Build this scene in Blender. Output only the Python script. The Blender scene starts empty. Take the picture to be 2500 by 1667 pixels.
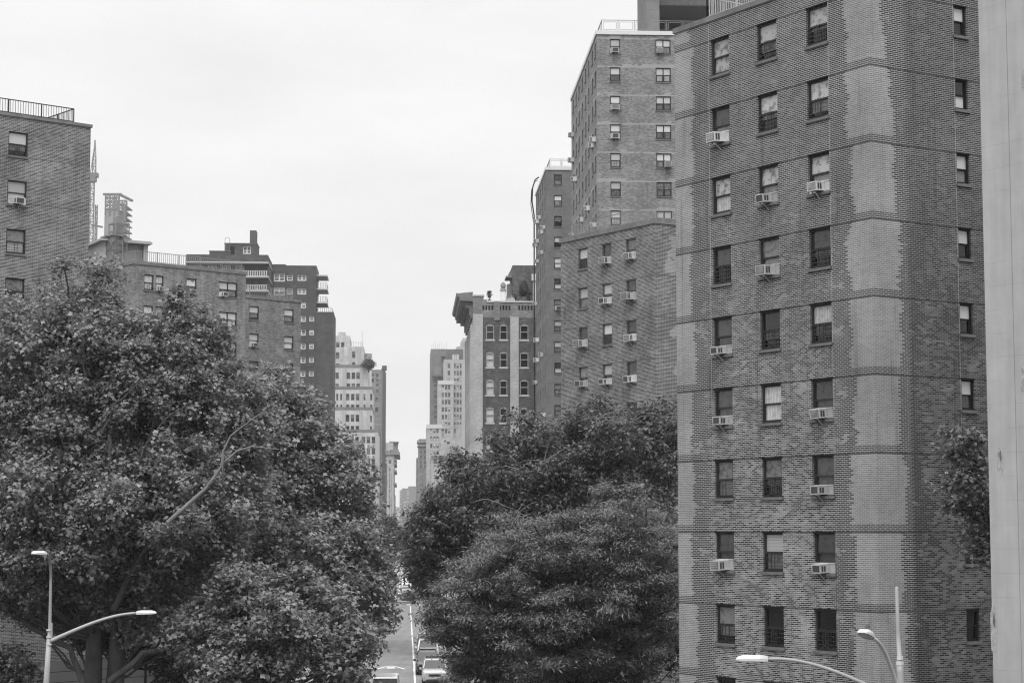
import bpy, math, random
import numpy as np
from mathutils import Matrix, Vector

random.seed(7)
rng = np.random.default_rng(11)
R = math.radians
sc = bpy.context.scene
COL = sc.collection

# ------------------------------------------------------------------ camera
FP = 4861.0            # focal length in photo pixels (2500 wide)
TP = 462.5 / FP
PITCH = math.atan(TP)
CP, SP = math.cos(PITCH), math.sin(PITCH)
H = 11.0
K = 2500.0 / 2352.0    # the enlarged view I measured from
AX = -0.0531           # street axis: x = AX * y

cam_d = bpy.data.cameras.new('camera')
cam_d.sensor_width = 36.0
cam_d.lens = 36.0 * FP / 2500.0
cam_d.clip_start = 0.5
cam_d.clip_end = 20000
cam = bpy.data.objects.new('camera', cam_d)
COL.objects.link(cam)
cam.location = (0, 0, H)
cam.rotation_euler = (math.pi / 2 + PITCH, 0, 0)
sc.camera = cam


def ray(u, v):
    a = (u - 1250.0) / FP
    b = (833.5 - v) / FP
    return a, CP - b * SP, SP + b * CP


def at(u, v, Y):
    a, f, h = ray(u, v)
    return a / f * Y, Y, H + h / f * Y


def atz(u, v, z):
    a, f, h = ray(u, v)
    t = (z - H) / h
    return a * t, f * t, z


def crop(ox, oy, s):
    return lambda x, y: (ox + x / s, oy + y / s)


cA = crop(0, 200, 3.136)
cB = crop(200, 500, 3.1357)
cC = crop(780, 780, 3.016)
cD = crop(1280, 0, 2.8)
cE = crop(1280, 380, 2.529)
cF1 = crop(800, 780, 3.015)
cF2 = crop(1000, 800, 4.128)
cF3 = crop(1110, 620, 4.127)
cF4 = crop(440, 540, 5.88)
cF5 = crop(200, 340, 4.125)
cG = crop(880, 1250, 3.7615)

# ------------------------------------------------------------------ node helper
class NT:
    def __init__(s, tree):
        s.t = tree
        s.n = tree.nodes
        s.l = tree.links

    def new(s, typ, **kw):
        n = s.n.new(typ)
        for k, v in kw.items():
            setattr(n, k, v)
        return n

    def put(s, sock, v):
        if v is None:
            return
        if isinstance(v, bpy.types.NodeSocket):
            s.l.new(v, sock)
        else:
            sock.default_value = v

    def m(s, op, a, b=None, c=None, clamp=False):
        n = s.new('ShaderNodeMath', operation=op, use_clamp=clamp)
        s.put(n.inputs[0], a)
        s.put(n.inputs[1], b)
        if c is not None:
            s.put(n.inputs[2], c)
        return n.outputs[0]

    def mix(s, f, a, b):
        # scalar mix a..b
        n = s.new('ShaderNodeMix', data_type='FLOAT')
        s.put(n.inputs[0], f)
        s.put(n.inputs[2], a)
        s.put(n.inputs[3], b)
        return n.outputs[0]

    def noise(s, vec, scale, detail=3, rough=0.5, dim='3D'):
        n = s.new('ShaderNodeTexNoise', noise_dimensions=dim)
        if vec is not None:
            s.put(n.inputs['Vector'], vec)
        n.inputs['Scale'].default_value = scale
        n.inputs['Detail'].default_value = detail
        n.inputs['Roughness'].default_value = rough
        return n.outputs[0]

    def xyz(s, x, y, z=0.0):
        n = s.new('ShaderNodeCombineXYZ')
        s.put(n.inputs[0], x)
        s.put(n.inputs[1], y)
        s.put(n.inputs[2], z)
        return n.outputs[0]

    def sep(s, v):
        n = s.new('ShaderNodeSeparateXYZ')
        s.put(n.inputs[0], v)
        return n.outputs

    def ramp(s, v, lo, hi):
        n = s.new('ShaderNodeMapRange')
        n.interpolation_type = 'SMOOTHSTEP'
        s.put(n.inputs[0], v)
        n.inputs[1].default_value = lo
        n.inputs[2].default_value = hi
        return n.outputs[0]


def new_mat(name):
    m = bpy.data.materials.new(name)
    m.use_nodes = True
    m.node_tree.nodes.clear()
    nt = NT(m.node_tree)
    out = nt.new('ShaderNodeOutputMaterial')
    p = nt.new('ShaderNodeBsdfPrincipled')
    nt.l.new(p.outputs[0], out.inputs[0])
    return m, nt, p, out


def setcol(nt, p, v):
    if isinstance(v, (int, float)):
        p.inputs['Base Color'].default_value = (v, v, v, 1)
    else:
        nt.l.new(nt.xyz(v, v, v), p.inputs['Base Color'])


def plain(name, val, rough=0.7, var=0.15, scale=3.0, metal=0.0, stretch=(1, 1, 1), spec=0.5, obj_var=0.0):
    m, nt, p, out = new_mat(name)
    tc = nt.new('ShaderNodeTexCoord').outputs['Object']
    mp = nt.new('ShaderNodeMapping')
    mp.inputs['Scale'].default_value = stretch
    nt.l.new(tc, mp.inputs[0])
    n = nt.noise(mp.outputs[0], scale, 4, 0.6)
    f = nt.m('MULTIPLY_ADD', nt.m('SUBTRACT', n, 0.5), 2 * var * 2, 1.0)
    if obj_var:
        oi = nt.new('ShaderNodeObjectInfo').outputs['Random']
        f = nt.m('MULTIPLY', f, nt.m('ADD', nt.m('MULTIPLY', oi, obj_var), 1.0 - obj_var * 0.6))
    setcol(nt, p, nt.m('MULTIPLY', f, val, clamp=True))
    p.inputs['Roughness'].default_value = rough
    p.inputs['Metallic'].default_value = metal
    p.inputs['Specular IOR Level'].default_value = spec
    return m


def brick_mat(name, dark, light, mortar, ch=0.0677, ln=0.213, mt=0.012, var=0.5, ztop=0.0, pitch=2.7,
              bands=0.0, pale_bands=0.0, edges=(), patch=(0.56, 0.62), patch_amt=0.0, joints=(), mort_var=0.5,
              lowpatch=None, stain=0.25, rough=0.85, mid=None, soot_shade=None, streak=0.0, top_narrow=None):
    """bricks laid out in wall metres (UV); edges: list of (u_centre, half_width) of paler rebuilt brick"""
    m, nt, p, out = new_mat(name)
    uv = nt.new('ShaderNodeUVMap').outputs[0]
    s = nt.sep(uv)
    u, v = s[0], s[1]
    vr = nt.m('DIVIDE', v, ch)
    row = nt.m('FLOOR', vr)
    odd = nt.m('MULTIPLY', nt.m('FLOORED_MODULO', row, 2.0), 0.5)
    uo = nt.m('ADD', nt.m('DIVIDE', u, ln), odd)
    colm = nt.m('FLOOR', uo)
    fu = nt.m('SUBTRACT', uo, colm)
    fv = nt.m('SUBTRACT', vr, row)
    mor = nt.m('MAXIMUM', nt.m('LESS_THAN', fv, mt / ch), nt.m('LESS_THAN', fu, mt * 0.75 / ln))
    wn = nt.new('ShaderNodeTexWhiteNoise', noise_dimensions='2D')
    nt.l.new(nt.xyz(colm, row), wn.inputs['Vector'])
    rnd = wn.outputs[0]
    cu = nt.m('MULTIPLY', nt.m('SUBTRACT', colm, odd), ln)
    cv = nt.m('MULTIPLY', row, ch)
    cell = nt.xyz(cu, cv)
    big = nt.noise(cell, 0.35, 3, 0.6)
    med = nt.noise(cell, 1.1, 3, 0.65)
    cont = nt.noise(nt.xyz(u, nt.m('MULTIPLY', v, 0.25)), 0.8, 4, 0.6)
    lightmask = 0.0
    near = 0.0
    rv = nt.m('SUBTRACT', rnd, 0.5)
    for (uc, hw) in edges:
        d = nt.m('ABSOLUTE', nt.m('SUBTRACT', cu, uc))
        # the toothed edge steps in and out storey by storey
        st = nt.m('FLOOR', nt.m('DIVIDE', nt.m('SUBTRACT', cv, ztop), pitch))
        w2 = nt.new('ShaderNodeTexWhiteNoise', noise_dimensions='1D')
        nt.l.new(nt.m('ADD', st, uc * 3.1), w2.inputs['W'])
        lim = nt.m('ADD', nt.m('MULTIPLY', nt.m('SUBTRACT', w2.outputs[0], 0.5), hw * 0.35), hw)
        lim = nt.m('ADD', lim, nt.m('MULTIPLY', nt.m('SUBTRACT', nt.noise(cell, 0.9, 1, 0.5), 0.5), hw * 0.6))
        lim = nt.m('ADD', lim, nt.m('MULTIPLY', rv, 0.05))
        if top_narrow:   # the rebuilt corner is narrow on the right face near the roof
            tn = nt.m('MULTIPLY', nt.ramp(cv, top_narrow[0], top_narrow[1]), nt.m('GREATER_THAN', cu, 0.0))
            lim = nt.m('MULTIPLY', lim, nt.m('SUBTRACT', 1.0, nt.m('MULTIPLY', tn, 0.7)))
        mk = nt.m('LESS_THAN', d, lim)
        nk = nt.m('LESS_THAN', d, nt.m('ADD', lim, nt.m('ADD', 0.75, rv)))
        near = nk if isinstance(near, float) else nt.m('MAXIMUM', near, nk)
        lightmask = mk if isinstance(lightmask, float) else nt.m('MAXIMUM', lightmask, mk)
    if patch_amt > 0:
        pm = nt.ramp(nt.m('ADD', med, nt.m('MULTIPLY', rv, 0.08)), patch[0], patch[1])
        pm = nt.m('MULTIPLY', pm, patch_amt)
        if lowpatch:  # more replaced brick towards this height
            pm = nt.m('MULTIPLY', pm, nt.mix(nt.ramp(cv, lowpatch[0], lowpatch[1]), 1.0, 0.25))
        lightmask = pm if isinstance(lightmask, float) else nt.m('MAXIMUM', lightmask, pm)
    dk = dark
    if mid:
        mm = nt.ramp(nt.m('ADD', nt.mix(0.5, med, big), nt.m('MULTIPLY', rv, 0.50)), 0.42, 0.54)
        mm = nt.m('MULTIPLY', mm, nt.m('SUBTRACT', 1.0, near))
        if lowpatch:
            mm = nt.m('MULTIPLY', mm, nt.mix(nt.ramp(cv, lowpatch[0] - 2, lowpatch[1]), 1.0, 0.22))
        dk = nt.mix(mm, dark, mid)
    base = nt.mix(lightmask, dk, light)
    k = nt.m('ADD', nt.m('MULTIPLY', rv, nt.mix(lightmask, var, var * 0.35)), 1.0)
    k = nt.m('MULTIPLY', k, nt.m('ADD', nt.m('MULTIPLY', nt.m('SUBTRACT', big, 0.5), 0.7), 1.0))
    base = nt.m('MULTIPLY', base, k)
    zf = nt.m('FLOORED_MODULO', nt.m('SUBTRACT', v, ztop), pitch)
    if bands > 0:
        b1 = nt.m('LESS_THAN', zf, 0.30)
        bw_ = bands if isinstance(near, float) else nt.mix(near, bands * 0.35, bands)
        base = nt.mix(nt.m('MULTIPLY', b1, bw_), base, nt.m('MULTIPLY', k, dark * 0.9))
    if pale_bands > 0:
        b1 = nt.m('MULTIPLY', nt.m('LESS_THAN', zf, 0.16), nt.m('GREATER_THAN', med, 0.42))
        b2 = nt.m('MULTIPLY', nt.m('LESS_THAN', zf, 0.36), nt.m('GREATER_THAN', big, 0.54))
        base = nt.mix(nt.m('MULTIPLY', nt.m('MAXIMUM', b1, b2), pale_bands), base, light * 1.25)
    mcol = nt.m('MULTIPLY', nt.m('ADD', nt.m('MULTIPLY', nt.m('SUBTRACT', big, 0.5), 2 * mort_var), 1.0), mortar)
    if soot_shade is not None:   # past this coordinate: weathered dark joints, plus shade painted into brick, deepest low down
        so_ = nt.m('MULTIPLY', nt.m('GREATER_THAN', cu, soot_shade), nt.mix(nt.ramp(cv, 12, 26), 1.0, 0.45))
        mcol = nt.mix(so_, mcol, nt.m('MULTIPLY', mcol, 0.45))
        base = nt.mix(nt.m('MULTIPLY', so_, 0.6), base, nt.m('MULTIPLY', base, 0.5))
    out_v = nt.mix(mor, base, mcol)
    if streak > 0:
        sk = nt.noise(nt.xyz(nt.m('MULTIPLY', u, 2.4), nt.m('MULTIPLY', v, 0.10)), 1.0, 4, 0.65)
        out_v = nt.m('MULTIPLY', out_v, nt.m('SUBTRACT', 1.0, nt.m('MULTIPLY', nt.ramp(sk, 0.54, 0.72), streak)))
    if bands > 0:
        ln1 = nt.m('MULTIPLY', nt.m('LESS_THAN', zf, 0.055), bands)
        out_v = nt.mix(ln1, out_v, nt.m('MULTIPLY', k, dark * 1.3))
    for (uj, val) in joints:
        jm = nt.m('LESS_THAN', nt.m('ABSOLUTE', nt.m('SUBTRACT', u, uj)), 0.009)
        out_v = nt.mix(nt.m('MULTIPLY', jm, 0.8), out_v, nt.mix(nt.ramp(v, 8, 20), 0.05, val))
    if stain > 0:
        out_v = nt.m('MULTIPLY', out_v, nt.m('ADD', nt.m('MULTIPLY', nt.m('SUBTRACT', cont, 0.5), stain * 2), 1.0))
    setcol(nt, p, out_v)
    p.inputs['Roughness'].default_value = rough
    p.inputs['Specular IOR Level'].default_value = 0.25
    return m


def pane_mat(name, val, mott=0.0, rough=0.06, folds=False, slats=False):
    m, nt, p, out = new_mat(name)
    tc = nt.new('ShaderNodeTexCoord').outputs['Object']
    oi = nt.new('ShaderNodeObjectInfo').outputs['Random']
    mp = nt.new('ShaderNodeVectorMath', operation='ADD')
    nt.l.new(tc, mp.inputs[0])
    nt.l.new(nt.xyz(nt.m('MULTIPLY', oi, 37.0), nt.m('MULTIPLY', oi, 91.0), 0.0), mp.inputs[1])
    v = mp.outputs[0]
    b = nt.m('MULTIPLY', nt.m('ADD', nt.m('MULTIPLY', nt.m('SUBTRACT', oi, 0.5), 0.45), 1.0), val)
    if mott > 0:
        n = nt.noise(v, 3.5, 4, 0.65)
        n2 = nt.ramp(n, 0.36, 0.55)
        b = nt.m('MULTIPLY', b, nt.mix(n2, 1.0 - mott, 1.1))
    if folds:
        s = nt.sep(v)
        w = nt.m('SINE', nt.m('ADD', nt.m('MULTIPLY', s[0], 42.0), nt.m('MULTIPLY', nt.noise(v, 3, 2), 9)))
        b = nt.m('MULTIPLY', b, nt.m('ADD', nt.m('MULTIPLY', w, 0.14), 0.95))
    if slats:
        s = nt.sep(v)
        w = nt.m('GREATER_THAN', nt.m('FRACT', nt.m('MULTIPLY', s[2], 9.0)), 0.2)
        b = nt.m('MULTIPLY', b, nt.mix(w, 0.7, 1.0))
    setcol(nt, p, b)
    p.inputs['Roughness'].default_value = rough
    p.inputs['Specular IOR Level'].default_value = 0.5
    return m


M = {}
M['pane_pale'] = pane_mat('pane_pale', 0.50, 0.0)
M['pane_blind'] = pane_mat('pane_blind', 0.42, slats=True)
M['pane_mott'] = pane_mat('pane_mott', 0.36, 0.62)  # mottled tree and sky reflections painted into the pane colour
M['pane_curtain'] = pane_mat('pane_curtain', 0.40, 0.2, folds=True)
M['pane_grey'] = pane_mat('pane_grey', 0.05, 0.4)
M['pane_mid'] = pane_mat('pane_mid', 0.16, 0.5)
M['pane_dark'] = pane_mat('pane_dark', 0.010, 0.4)
M['frame_dark'] = plain('frame_dark', 0.026, 0.6, 0.1, spec=0.25)
M['frame_black'] = plain('frame_black', 0.012, 0.7, 0.1, spec=0.2)
M['frame_mid'] = plain('frame_mid', 0.07, 0.5, 0.1)
M['frame_white'] = plain('frame_white', 0.62, 0.5, 0.05)
M['sill'] = plain('sill', 0.13, 0.8, 0.25)
M['sill_pale'] = plain('sill_pale', 0.5, 0.8, 0.1)
M['ac_white'] = plain('ac_white', 0.60, 0.45, 0.22, 5.0, obj_var=0.45)
M['ac_dark'] = plain('ac_dark', 0.05, 0.6, 0.2, 20.0)
M['ac_panel'] = plain('ac_panel', 0.50, 0.6, 0.2, 6.0, obj_var=0.5)
M['black_iron'] = plain('black_iron', 0.02, 0.5, 0.1)
M['grey_iron'] = plain('grey_iron', 0.20, 0.5, 0.1)
M['pale_iron'] = plain('pale_iron', 0.40, 0.5, 0.1)
M['coping'] = plain('coping', 0.16, 0.85, 0.35, 1.5)
M['coping_pale'] = plain('coping_pale', 0.62, 0.8, 0.06)
M['roofing'] = plain('roofing', 0.10, 0.9, 0.2)
M['trim'] = plain('trim', 0.30, 0.8, 0.15)
M['slab'] = plain('slab', 0.50, 0.8, 0.1)
M['soffit'] = plain('soffit', 0.13, 0.9, 0.1)

# ------------------------------------------------------------------ object helpers
def link(name, mesh, parent=None, mw=None):
    o = bpy.data.objects.new(name, mesh)
    COL.objects.link(o)
    if parent is not None:
        o.parent = parent
    if mw is not None:
        o.matrix_world = mw if parent is None else mw
    return o


def tag(o, label=None, cat=None, group=None, kind=None):
    if label:
        o['label'] = label
    if cat:
        o['category'] = cat
    if group:
        o['group'] = group
    if kind:
        o['kind'] = kind
    return o


def empty(name, loc, label, cat, group=None, rz=0.0):
    o = bpy.data.objects.new(name, None)
    COL.objects.link(o)
    o.location = loc
    o.rotation_euler = (0, 0, rz)
    o.empty_display_size = 1
    tag(o, label, cat, group)
    return o


class MB:
    def __init__(s):
        s.v = []
        s.f = []
        s.mi = []
        s.uv = []
        s.has_uv = False
        s.smooth = []

    def quad(s, pts, mi=0, uv=None, smooth=False):
        b = len(s.v)
        s.v.extend([tuple(p) for p in pts])
        s.f.append(tuple(range(b, b + len(pts))))
        s.mi.append(mi)
        s.smooth.append(smooth)
        if uv:
            s.has_uv = True
            s.uv.extend(uv)
        else:
            s.uv.extend([(0.0, 0.0)] * len(pts))

    def box(s, x0, x1, y0, y1, z0, z1, mi=0, M4=None, uv=False):
        c = [(x, y, z) for z in (z0, z1) for y in (y0, y1) for x in (x0, x1)]
        if M4 is not None:
            c = [tuple(M4 @ Vector(p)) for p in c]
        fs = [(0, 2, 3, 1), (4, 5, 7, 6), (0, 1, 5, 4), (2, 6, 7, 3), (0, 4, 6, 2), (1, 3, 7, 5)]
        lx, ly, lz = x1 - x0, y1 - y0, z1 - z0
        for k, f in enumerate(fs):
            t = None
            if uv:
                if k < 2:
                    t = [(0, 0)] * 4
                elif k == 2:
                    t = [(x0, z0), (x1, z0), (x1, z1), (x0, z1)]
                elif k == 3:
                    t = [(x0, z0), (x0, z1), (x1, z1), (x1, z0)]
                elif k == 4:
                    t = [(y0, z0), (y0, z1), (y1, z1), (y1, z0)]
                else:
                    t = [(y0, z0), (y1, z0), (y1, z1), (y0, z1)]
            s.quad([c[i] for i in f], mi, t)

    def bar(s, a, b, w, mi=0, h=None):
        """square bar from a to b"""
        a, b = Vector(a), Vector(b)
        d = b - a
        L = d.length
        if L < 1e-6:
            return
        d.normalize()
        up = Vector((0, 0, 1)) if abs(d.z) < 0.95 else Vector((0, 1, 0))
        x = d.cross(up).normalized()
        y = x.cross(d).normalized()
        h = h or w
        cs = [(-w / 2, -h / 2), (w / 2, -h / 2), (w / 2, h / 2), (-w / 2, h / 2)]
        P = [a + x * i + y * j for i, j in cs]
        Q = [b + x * i + y * j for i, j in cs]
        for i in range(4):
            j = (i + 1) % 4
            s.quad([P[i], P[j], Q[j], Q[i]], mi)
        s.quad([P[3], P[2], P[1], P[0]], mi)
        s.quad([Q[0], Q[1], Q[2], Q[3]], mi)

    def tube(s, pts, radii, n=8, mi=0, cap=True):
        pts = [Vector(p) for p in pts]
        if not isinstance(radii, (list, tuple)):
            radii = [radii] * len(pts)
        rings = []
        px = None
        for i, p in enumerate(pts):
            if i == 0:
                d = pts[1] - pts[0]
            elif i == len(pts) - 1:
                d = pts[-1] - pts[-2]
            else:
                d = pts[i + 1] - pts[i - 1]
            if d.length < 1e-9:
                d = Vector((0, 0, 1))
            d.normalize()
            if px is None:
                ref = Vector((0, 0, 1)) if abs(d.z) < 0.9 else Vector((1, 0, 0))
                px = d.cross(ref).normalized()
            else:
                px = (px - d * px.dot(d))
                if px.length < 1e-6:
                    px = d.orthogonal()
                px.normalize()
            py = d.cross(px)
            b = len(s.v)
            for k in range(n):
                an = 2 * math.pi * k / n
                q = p + (px * math.cos(an) + py * math.sin(an)) * radii[i]
                s.v.append(tuple(q))
            rings.append(b)
        for i in range(len(rings) - 1):
            a, b = rings[i], rings[i + 1]
            for k in range(n):
                k2 = (k + 1) % n
                s.f.append((a + k, b + k, b + k2, a + k2)[::-1])
                s.mi.append(mi)
                s.smooth.append(True)
                s.uv.extend([(0.0, 0.0)] * 4)
        if cap:
            for r in (rings[0], rings[-1]):
                s.f.append(tuple(range(r, r + n)))
                s.mi.append(mi)
                s.smooth.append(False)
                s.uv.extend([(0.0, 0.0)] * n)

    def mesh(s, name, mats):
        me = bpy.data.meshes.new(name)
        me.from_pydata(s.v, [], s.f)
        for m in mats:
            me.materials.append(m)
        if len(mats) > 1:
            me.polygons.foreach_set('material_index', s.mi)
        me.polygons.foreach_set('use_smooth', s.smooth)
        if s.has_uv:
            l = me.uv_layers.new(name='UVMap')
            l.data.foreach_set('uv', [c for t in s.uv for c in t])
        me.update()
        return me

    def obj(s, name, mats, parent=None):
        if not isinstance(mats, (list, tuple)):
            mats = [mats]
        o = bpy.data.objects.new(name, s.mesh(name, mats))
        COL.objects.link(o)
        if parent is not None:
            o.parent = parent
            o.matrix_parent_inverse = parent.matrix_basis.inverted() if False else Matrix.Identity(4)
            # geometry was given in world metres: bring it to the parent's frame
            o.matrix_local = parent_world(parent).inverted()
        return o


def parent_world(p):
    mw = p.matrix_basis.copy()
    while p.parent is not None:
        p = p.parent
        mw = p.matrix_basis @ mw
    return mw


def place(name, mesh, parent, world):
    o = bpy.data.objects.new(name, mesh)
    COL.objects.link(o)
    o.parent = parent
    o.matrix_basis = parent_world(parent).inverted() @ world
    return o


def sub(name, mesh, parent):
    o = bpy.data.objects.new(name, mesh)
    COL.objects.link(o)
    o.parent = parent
    return o


# ------------------------------------------------------------------ facades and blocks
class Fac:
    def __init__(s, ox, oy, ang, L, u0=0.0):
        """ang: direction (left to right as seen from outside), measured from +Y towards +X"""
        s.o = (ox, oy)
        s.d = (math.sin(ang), math.cos(ang))
        s.n = (s.d[1], -s.d[0])
        s.L = L
        s.u0 = u0

    def hit(s, u, v):
        a, f, h = ray(u, v)
        t = (s.o[0] * s.n[0] + s.o[1] * s.n[1]) / (a * s.n[0] + f * s.n[1])
        x, y = a * t, f * t
        return (x - s.o[0]) * s.d[0] + (y - s.o[1]) * s.d[1], H + h * t

    def z(s, u, v):
        return s.hit(u, v)[1]

    def s_(s, u, v):
        return s.hit(u, v)[0]

    def pt(s, a, z, out=0.0):
        return (s.o[0] + s.d[0] * a + s.n[0] * out, s.o[1] + s.d[1] * a + s.n[1] * out, z)

    def mat(s, a, z):
        """local frame: x along facade, y INTO the wall, z up"""
        an = math.atan2(s.d[1], s.d[0])
        p = s.pt(a, z)
        return Matrix.Translation(p) @ Matrix.Rotation(an, 4, 'Z')


def wall_faces(mb, fac, z0, z1, holes=(), dep=0.2, s0=0.0, s1=None, mi=0):
    s1 = fac.L if s1 is None else s1
    hs = [h for h in holes if h[0] >= s0 - 1e-6 and h[1] <= s1 + 1e-6 and h[2] >= z0 - 1e-6 and h[3] <= z1 + 1e-6]
    xs = sorted({round(x, 4) for x in [s0, s1] + [h[0] for h in hs] + [h[1] for h in hs]})
    for i in range(len(xs) - 1):
        a, b = xs[i], xs[i + 1]
        if b - a < 1e-4:
            continue
        mid = (a + b) / 2
        cuts = sorted([(h[2], h[3]) for h in hs if h[0] < mid < h[1]])
        z = z0
        spans = []
        for c in cuts:
            if c[0] > z:
                spans.append((z, c[0]))
            z = max(z, c[1])
        if z < z1:
            spans.append((z, z1))
        for (p, q) in spans:
            mb.quad([fac.pt(a, p), fac.pt(b, p), fac.pt(b, q), fac.pt(a, q)], mi,
                    [(fac.u0 + a, p), (fac.u0 + b, p), (fac.u0 + b, q), (fac.u0 + a, q)])
    for h in hs:
        a, b, p, q = h[:4]
        U = fac.u0
        mb.quad([fac.pt(a, p), fac.pt(a, q), fac.pt(a, q, -dep), fac.pt(a, p, -dep)][::-1], mi, [(U + a, p), (U + a, q), (U + a + dep, q), (U + a + dep, p)][::-1])
        mb.quad([fac.pt(b, p), fac.pt(b, p, -dep), fac.pt(b, q, -dep), fac.pt(b, q)][::-1], mi, [(U + b, p), (U + b + dep, p), (U + b + dep, q), (U + b, q)][::-1])
        mb.quad([fac.pt(a, q), fac.pt(b, q), fac.pt(b, q, -dep), fac.pt(a, q, -dep)][::-1], mi, [(U + a, q), (U + b, q), (U + b, q + dep), (U + a, q + dep)][::-1])
        mb.quad([fac.pt(a, p), fac.pt(a, p, -dep), fac.pt(b, p, -dep), fac.pt(b, p)][::-1], mi, [(U + a, p), (U + a, p + dep), (U + b, p + dep), (U + b, p)][::-1])


class Block:
    """P: front-left corner as seen; front runs along ang; goes back perpendicular to it"""
    def __init__(s, x, y, ang, w, d, z0, z1):
        s.ang, s.w, s.d, s.z0, s.z1 = ang, w, d, z0, z1
        s.P = (x, y)
        r = (math.sin(ang), math.cos(ang))
        e = (-r[1], r[0])
        s.r, s.e = r, e
        s.front = Fac(x, y, ang, w, 0.0)
        s.left = Fac(x + e[0] * d, y + e[1] * d, ang + math.pi / 2, d, -d)
        s.right = Fac(x + r[0] * w, y + r[1] * w, ang - math.pi / 2, d, w)
        s.back = Fac(x + r[0] * w + e[0] * d, y + r[1] * w + e[1] * d, ang + math.pi, w, w + d)
        s.holes = {'front': [], 'left': [], 'right': [], 'back': []}

    def corner(s, a, b, z=None):
        x = s.P[0] + s.r[0] * a + s.e[0] * b
        y = s.P[1] + s.r[1] * a + s.e[1] * b
        return (x, y) if z is None else (x, y, z)

    def walls(s, mb, mi=0, dep=0.2, parapet=0.0):
        for k in ('front', 'left', 'right', 'back'):
            wall_faces(mb, getattr(s, k), s.z0, s.z1, s.holes[k], dep, mi=mi)

    def roof(s, mb, z=None, mi=0, inset=0.0):
        z = s.z1 - 0.25 if z is None else z
        c = [s.corner(inset, inset, z), s.corner(s.w - inset, inset, z), s.corner(s.w - inset, s.d - inset, z), s.corner(inset, s.d - inset, z)]
        mb.quad(c, mi)

    def coping(s, mb, h=0.18, out=0.06, th=0.35, mi=0, z=None):
        z = s.z1 if z is None else z
        an = math.atan2(s.r[1], s.r[0])
        T = Matrix.Translation((s.P[0], s.P[1], 0)) @ Matrix.Rotation(an, 4, 'Z')
        w, d = s.w, s.d
        mb.box(-out, w + out, -out, th, z, z + h, mi, T)
        mb.box(-out, w + out, d - th, d + out, z, z + h, mi, T)
        mb.box(-out, th, th, d - th, z, z + h, mi, T)
        mb.box(w - th, w + out, th, d - th, z, z + h, mi, T)

    def T(s):
        an = math.atan2(s.r[1], s.r[0])
        return Matrix.Translation((s.P[0], s.P[1], 0)) @ Matrix.Rotation(an, 4, 'Z')


def corner_at(u_h, Y):
    return (u_h - 1250.0) / FP * Y, Y


# ------------------------------------------------------------------ windows
_cache = {}


def win_frame(w, h, kind, fm, t, y0=0.08, y1=0.18):
    key = ('f', round(w, 2), round(h, 2), kind, fm, t)
    if key in _cache:
        return _cache[key]
    mb = MB()
    hw = w / 2
    mb.box(-hw, -hw + t, y0, y1, 0, h)
    mb.box(hw - t, hw, y0, y1, 0, h)
    mb.box(-hw + t, hw - t, y0, y1, h - t, h)
    mb.box(-hw + t, hw - t, y0, y1, 0, t)
    n = {'single': 1, 'double': 2, 'triple': 3, 'cross': 2}.get(kind, 1)
    for i in range(1, n):
        x = -hw + w * i / n
        mb.box(x - t * 0.6, x + t * 0.6, y0 + 0.005, y1, t, h - t)
    if kind != 'fixed':
        mr = t * 0.8
        for i in range(n):
            xa = -hw + w * i / n + (t if i == 0 else t * 0.6)
            xb = -hw + w * (i + 1) / n - (t if i == n - 1 else t * 0.6)
            mb.box(xa, xb, y0 + 0.02, y1 - 0.01, h * 0.5 - mr / 2, h * 0.5 + mr / 2)
            if kind in ('single', 'double') and t > 0.05:
                q = t * 0.5
                mb.box(xa, xa + q, y0 + 0.035, y1 - 0.02, t, h * 0.5 - mr / 2)
                mb.box(xb - q, xb, y0 + 0.035, y1 - 0.02, t, h * 0.5 - mr / 2)
                mb.box(xa + q, xb - q, y0 + 0.035, y1 - 0.02, t, t + q * 1.4)
    me = mb.mesh('window', [M[fm]])
    _cache[key] = me
    return me


def win_pane(w, h, kind, up, lo, t, drop=0.0):
    """sashes' glass with what shows behind it and painted reflections; drop: how far the lower sash is raised"""
    key = ('p', round(w, 2), round(h, 2), kind, up, lo, round(drop, 2))
    if key in _cache:
        return _cache[key]
    mb = MB()
    a, b = -w / 2 + t * 0.5, w / 2 - t * 0.5
    mb.quad([(a, 0.135, h * 0.5), (b, 0.135, h * 0.5), (b, 0.135, h - t * 0.5), (a, 0.135, h - t * 0.5)], 0)
    z0 = t * 0.5
    if drop > 0:
        zz = z0 + (h * 0.5 - z0) * drop
        mb.quad([(a, 0.18, z0), (b, 0.18, z0), (b, 0.18, zz), (a, 0.18, zz)], 2)
        mb.quad([(a, 0.148, zz), (b, 0.148, zz), (b, 0.148, h * 0.5), (a, 0.148, h * 0.5)], 1)
    else:
        mb.quad([(a, 0.158, z0), (b, 0.158, z0), (b, 0.158, h * 0.5), (a, 0.158, h * 0.5)], 1)
    me = mb.mesh('pane', [M[up], M[lo], M['pane_dark']])
    _cache[key] = me
    return me


def sill_mesh(w, mt='sill', th=0.09):
    key = ('s', round(w, 2), mt, th)
    if key not in _cache:
        mb = MB()
        mb.box(-w / 2 - 0.06, w / 2 + 0.06, -0.07, 0.14, -th, 0.012)
        _cache[key] = mb.mesh('sill', [M[mt]])
    return _cache[key]


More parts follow.
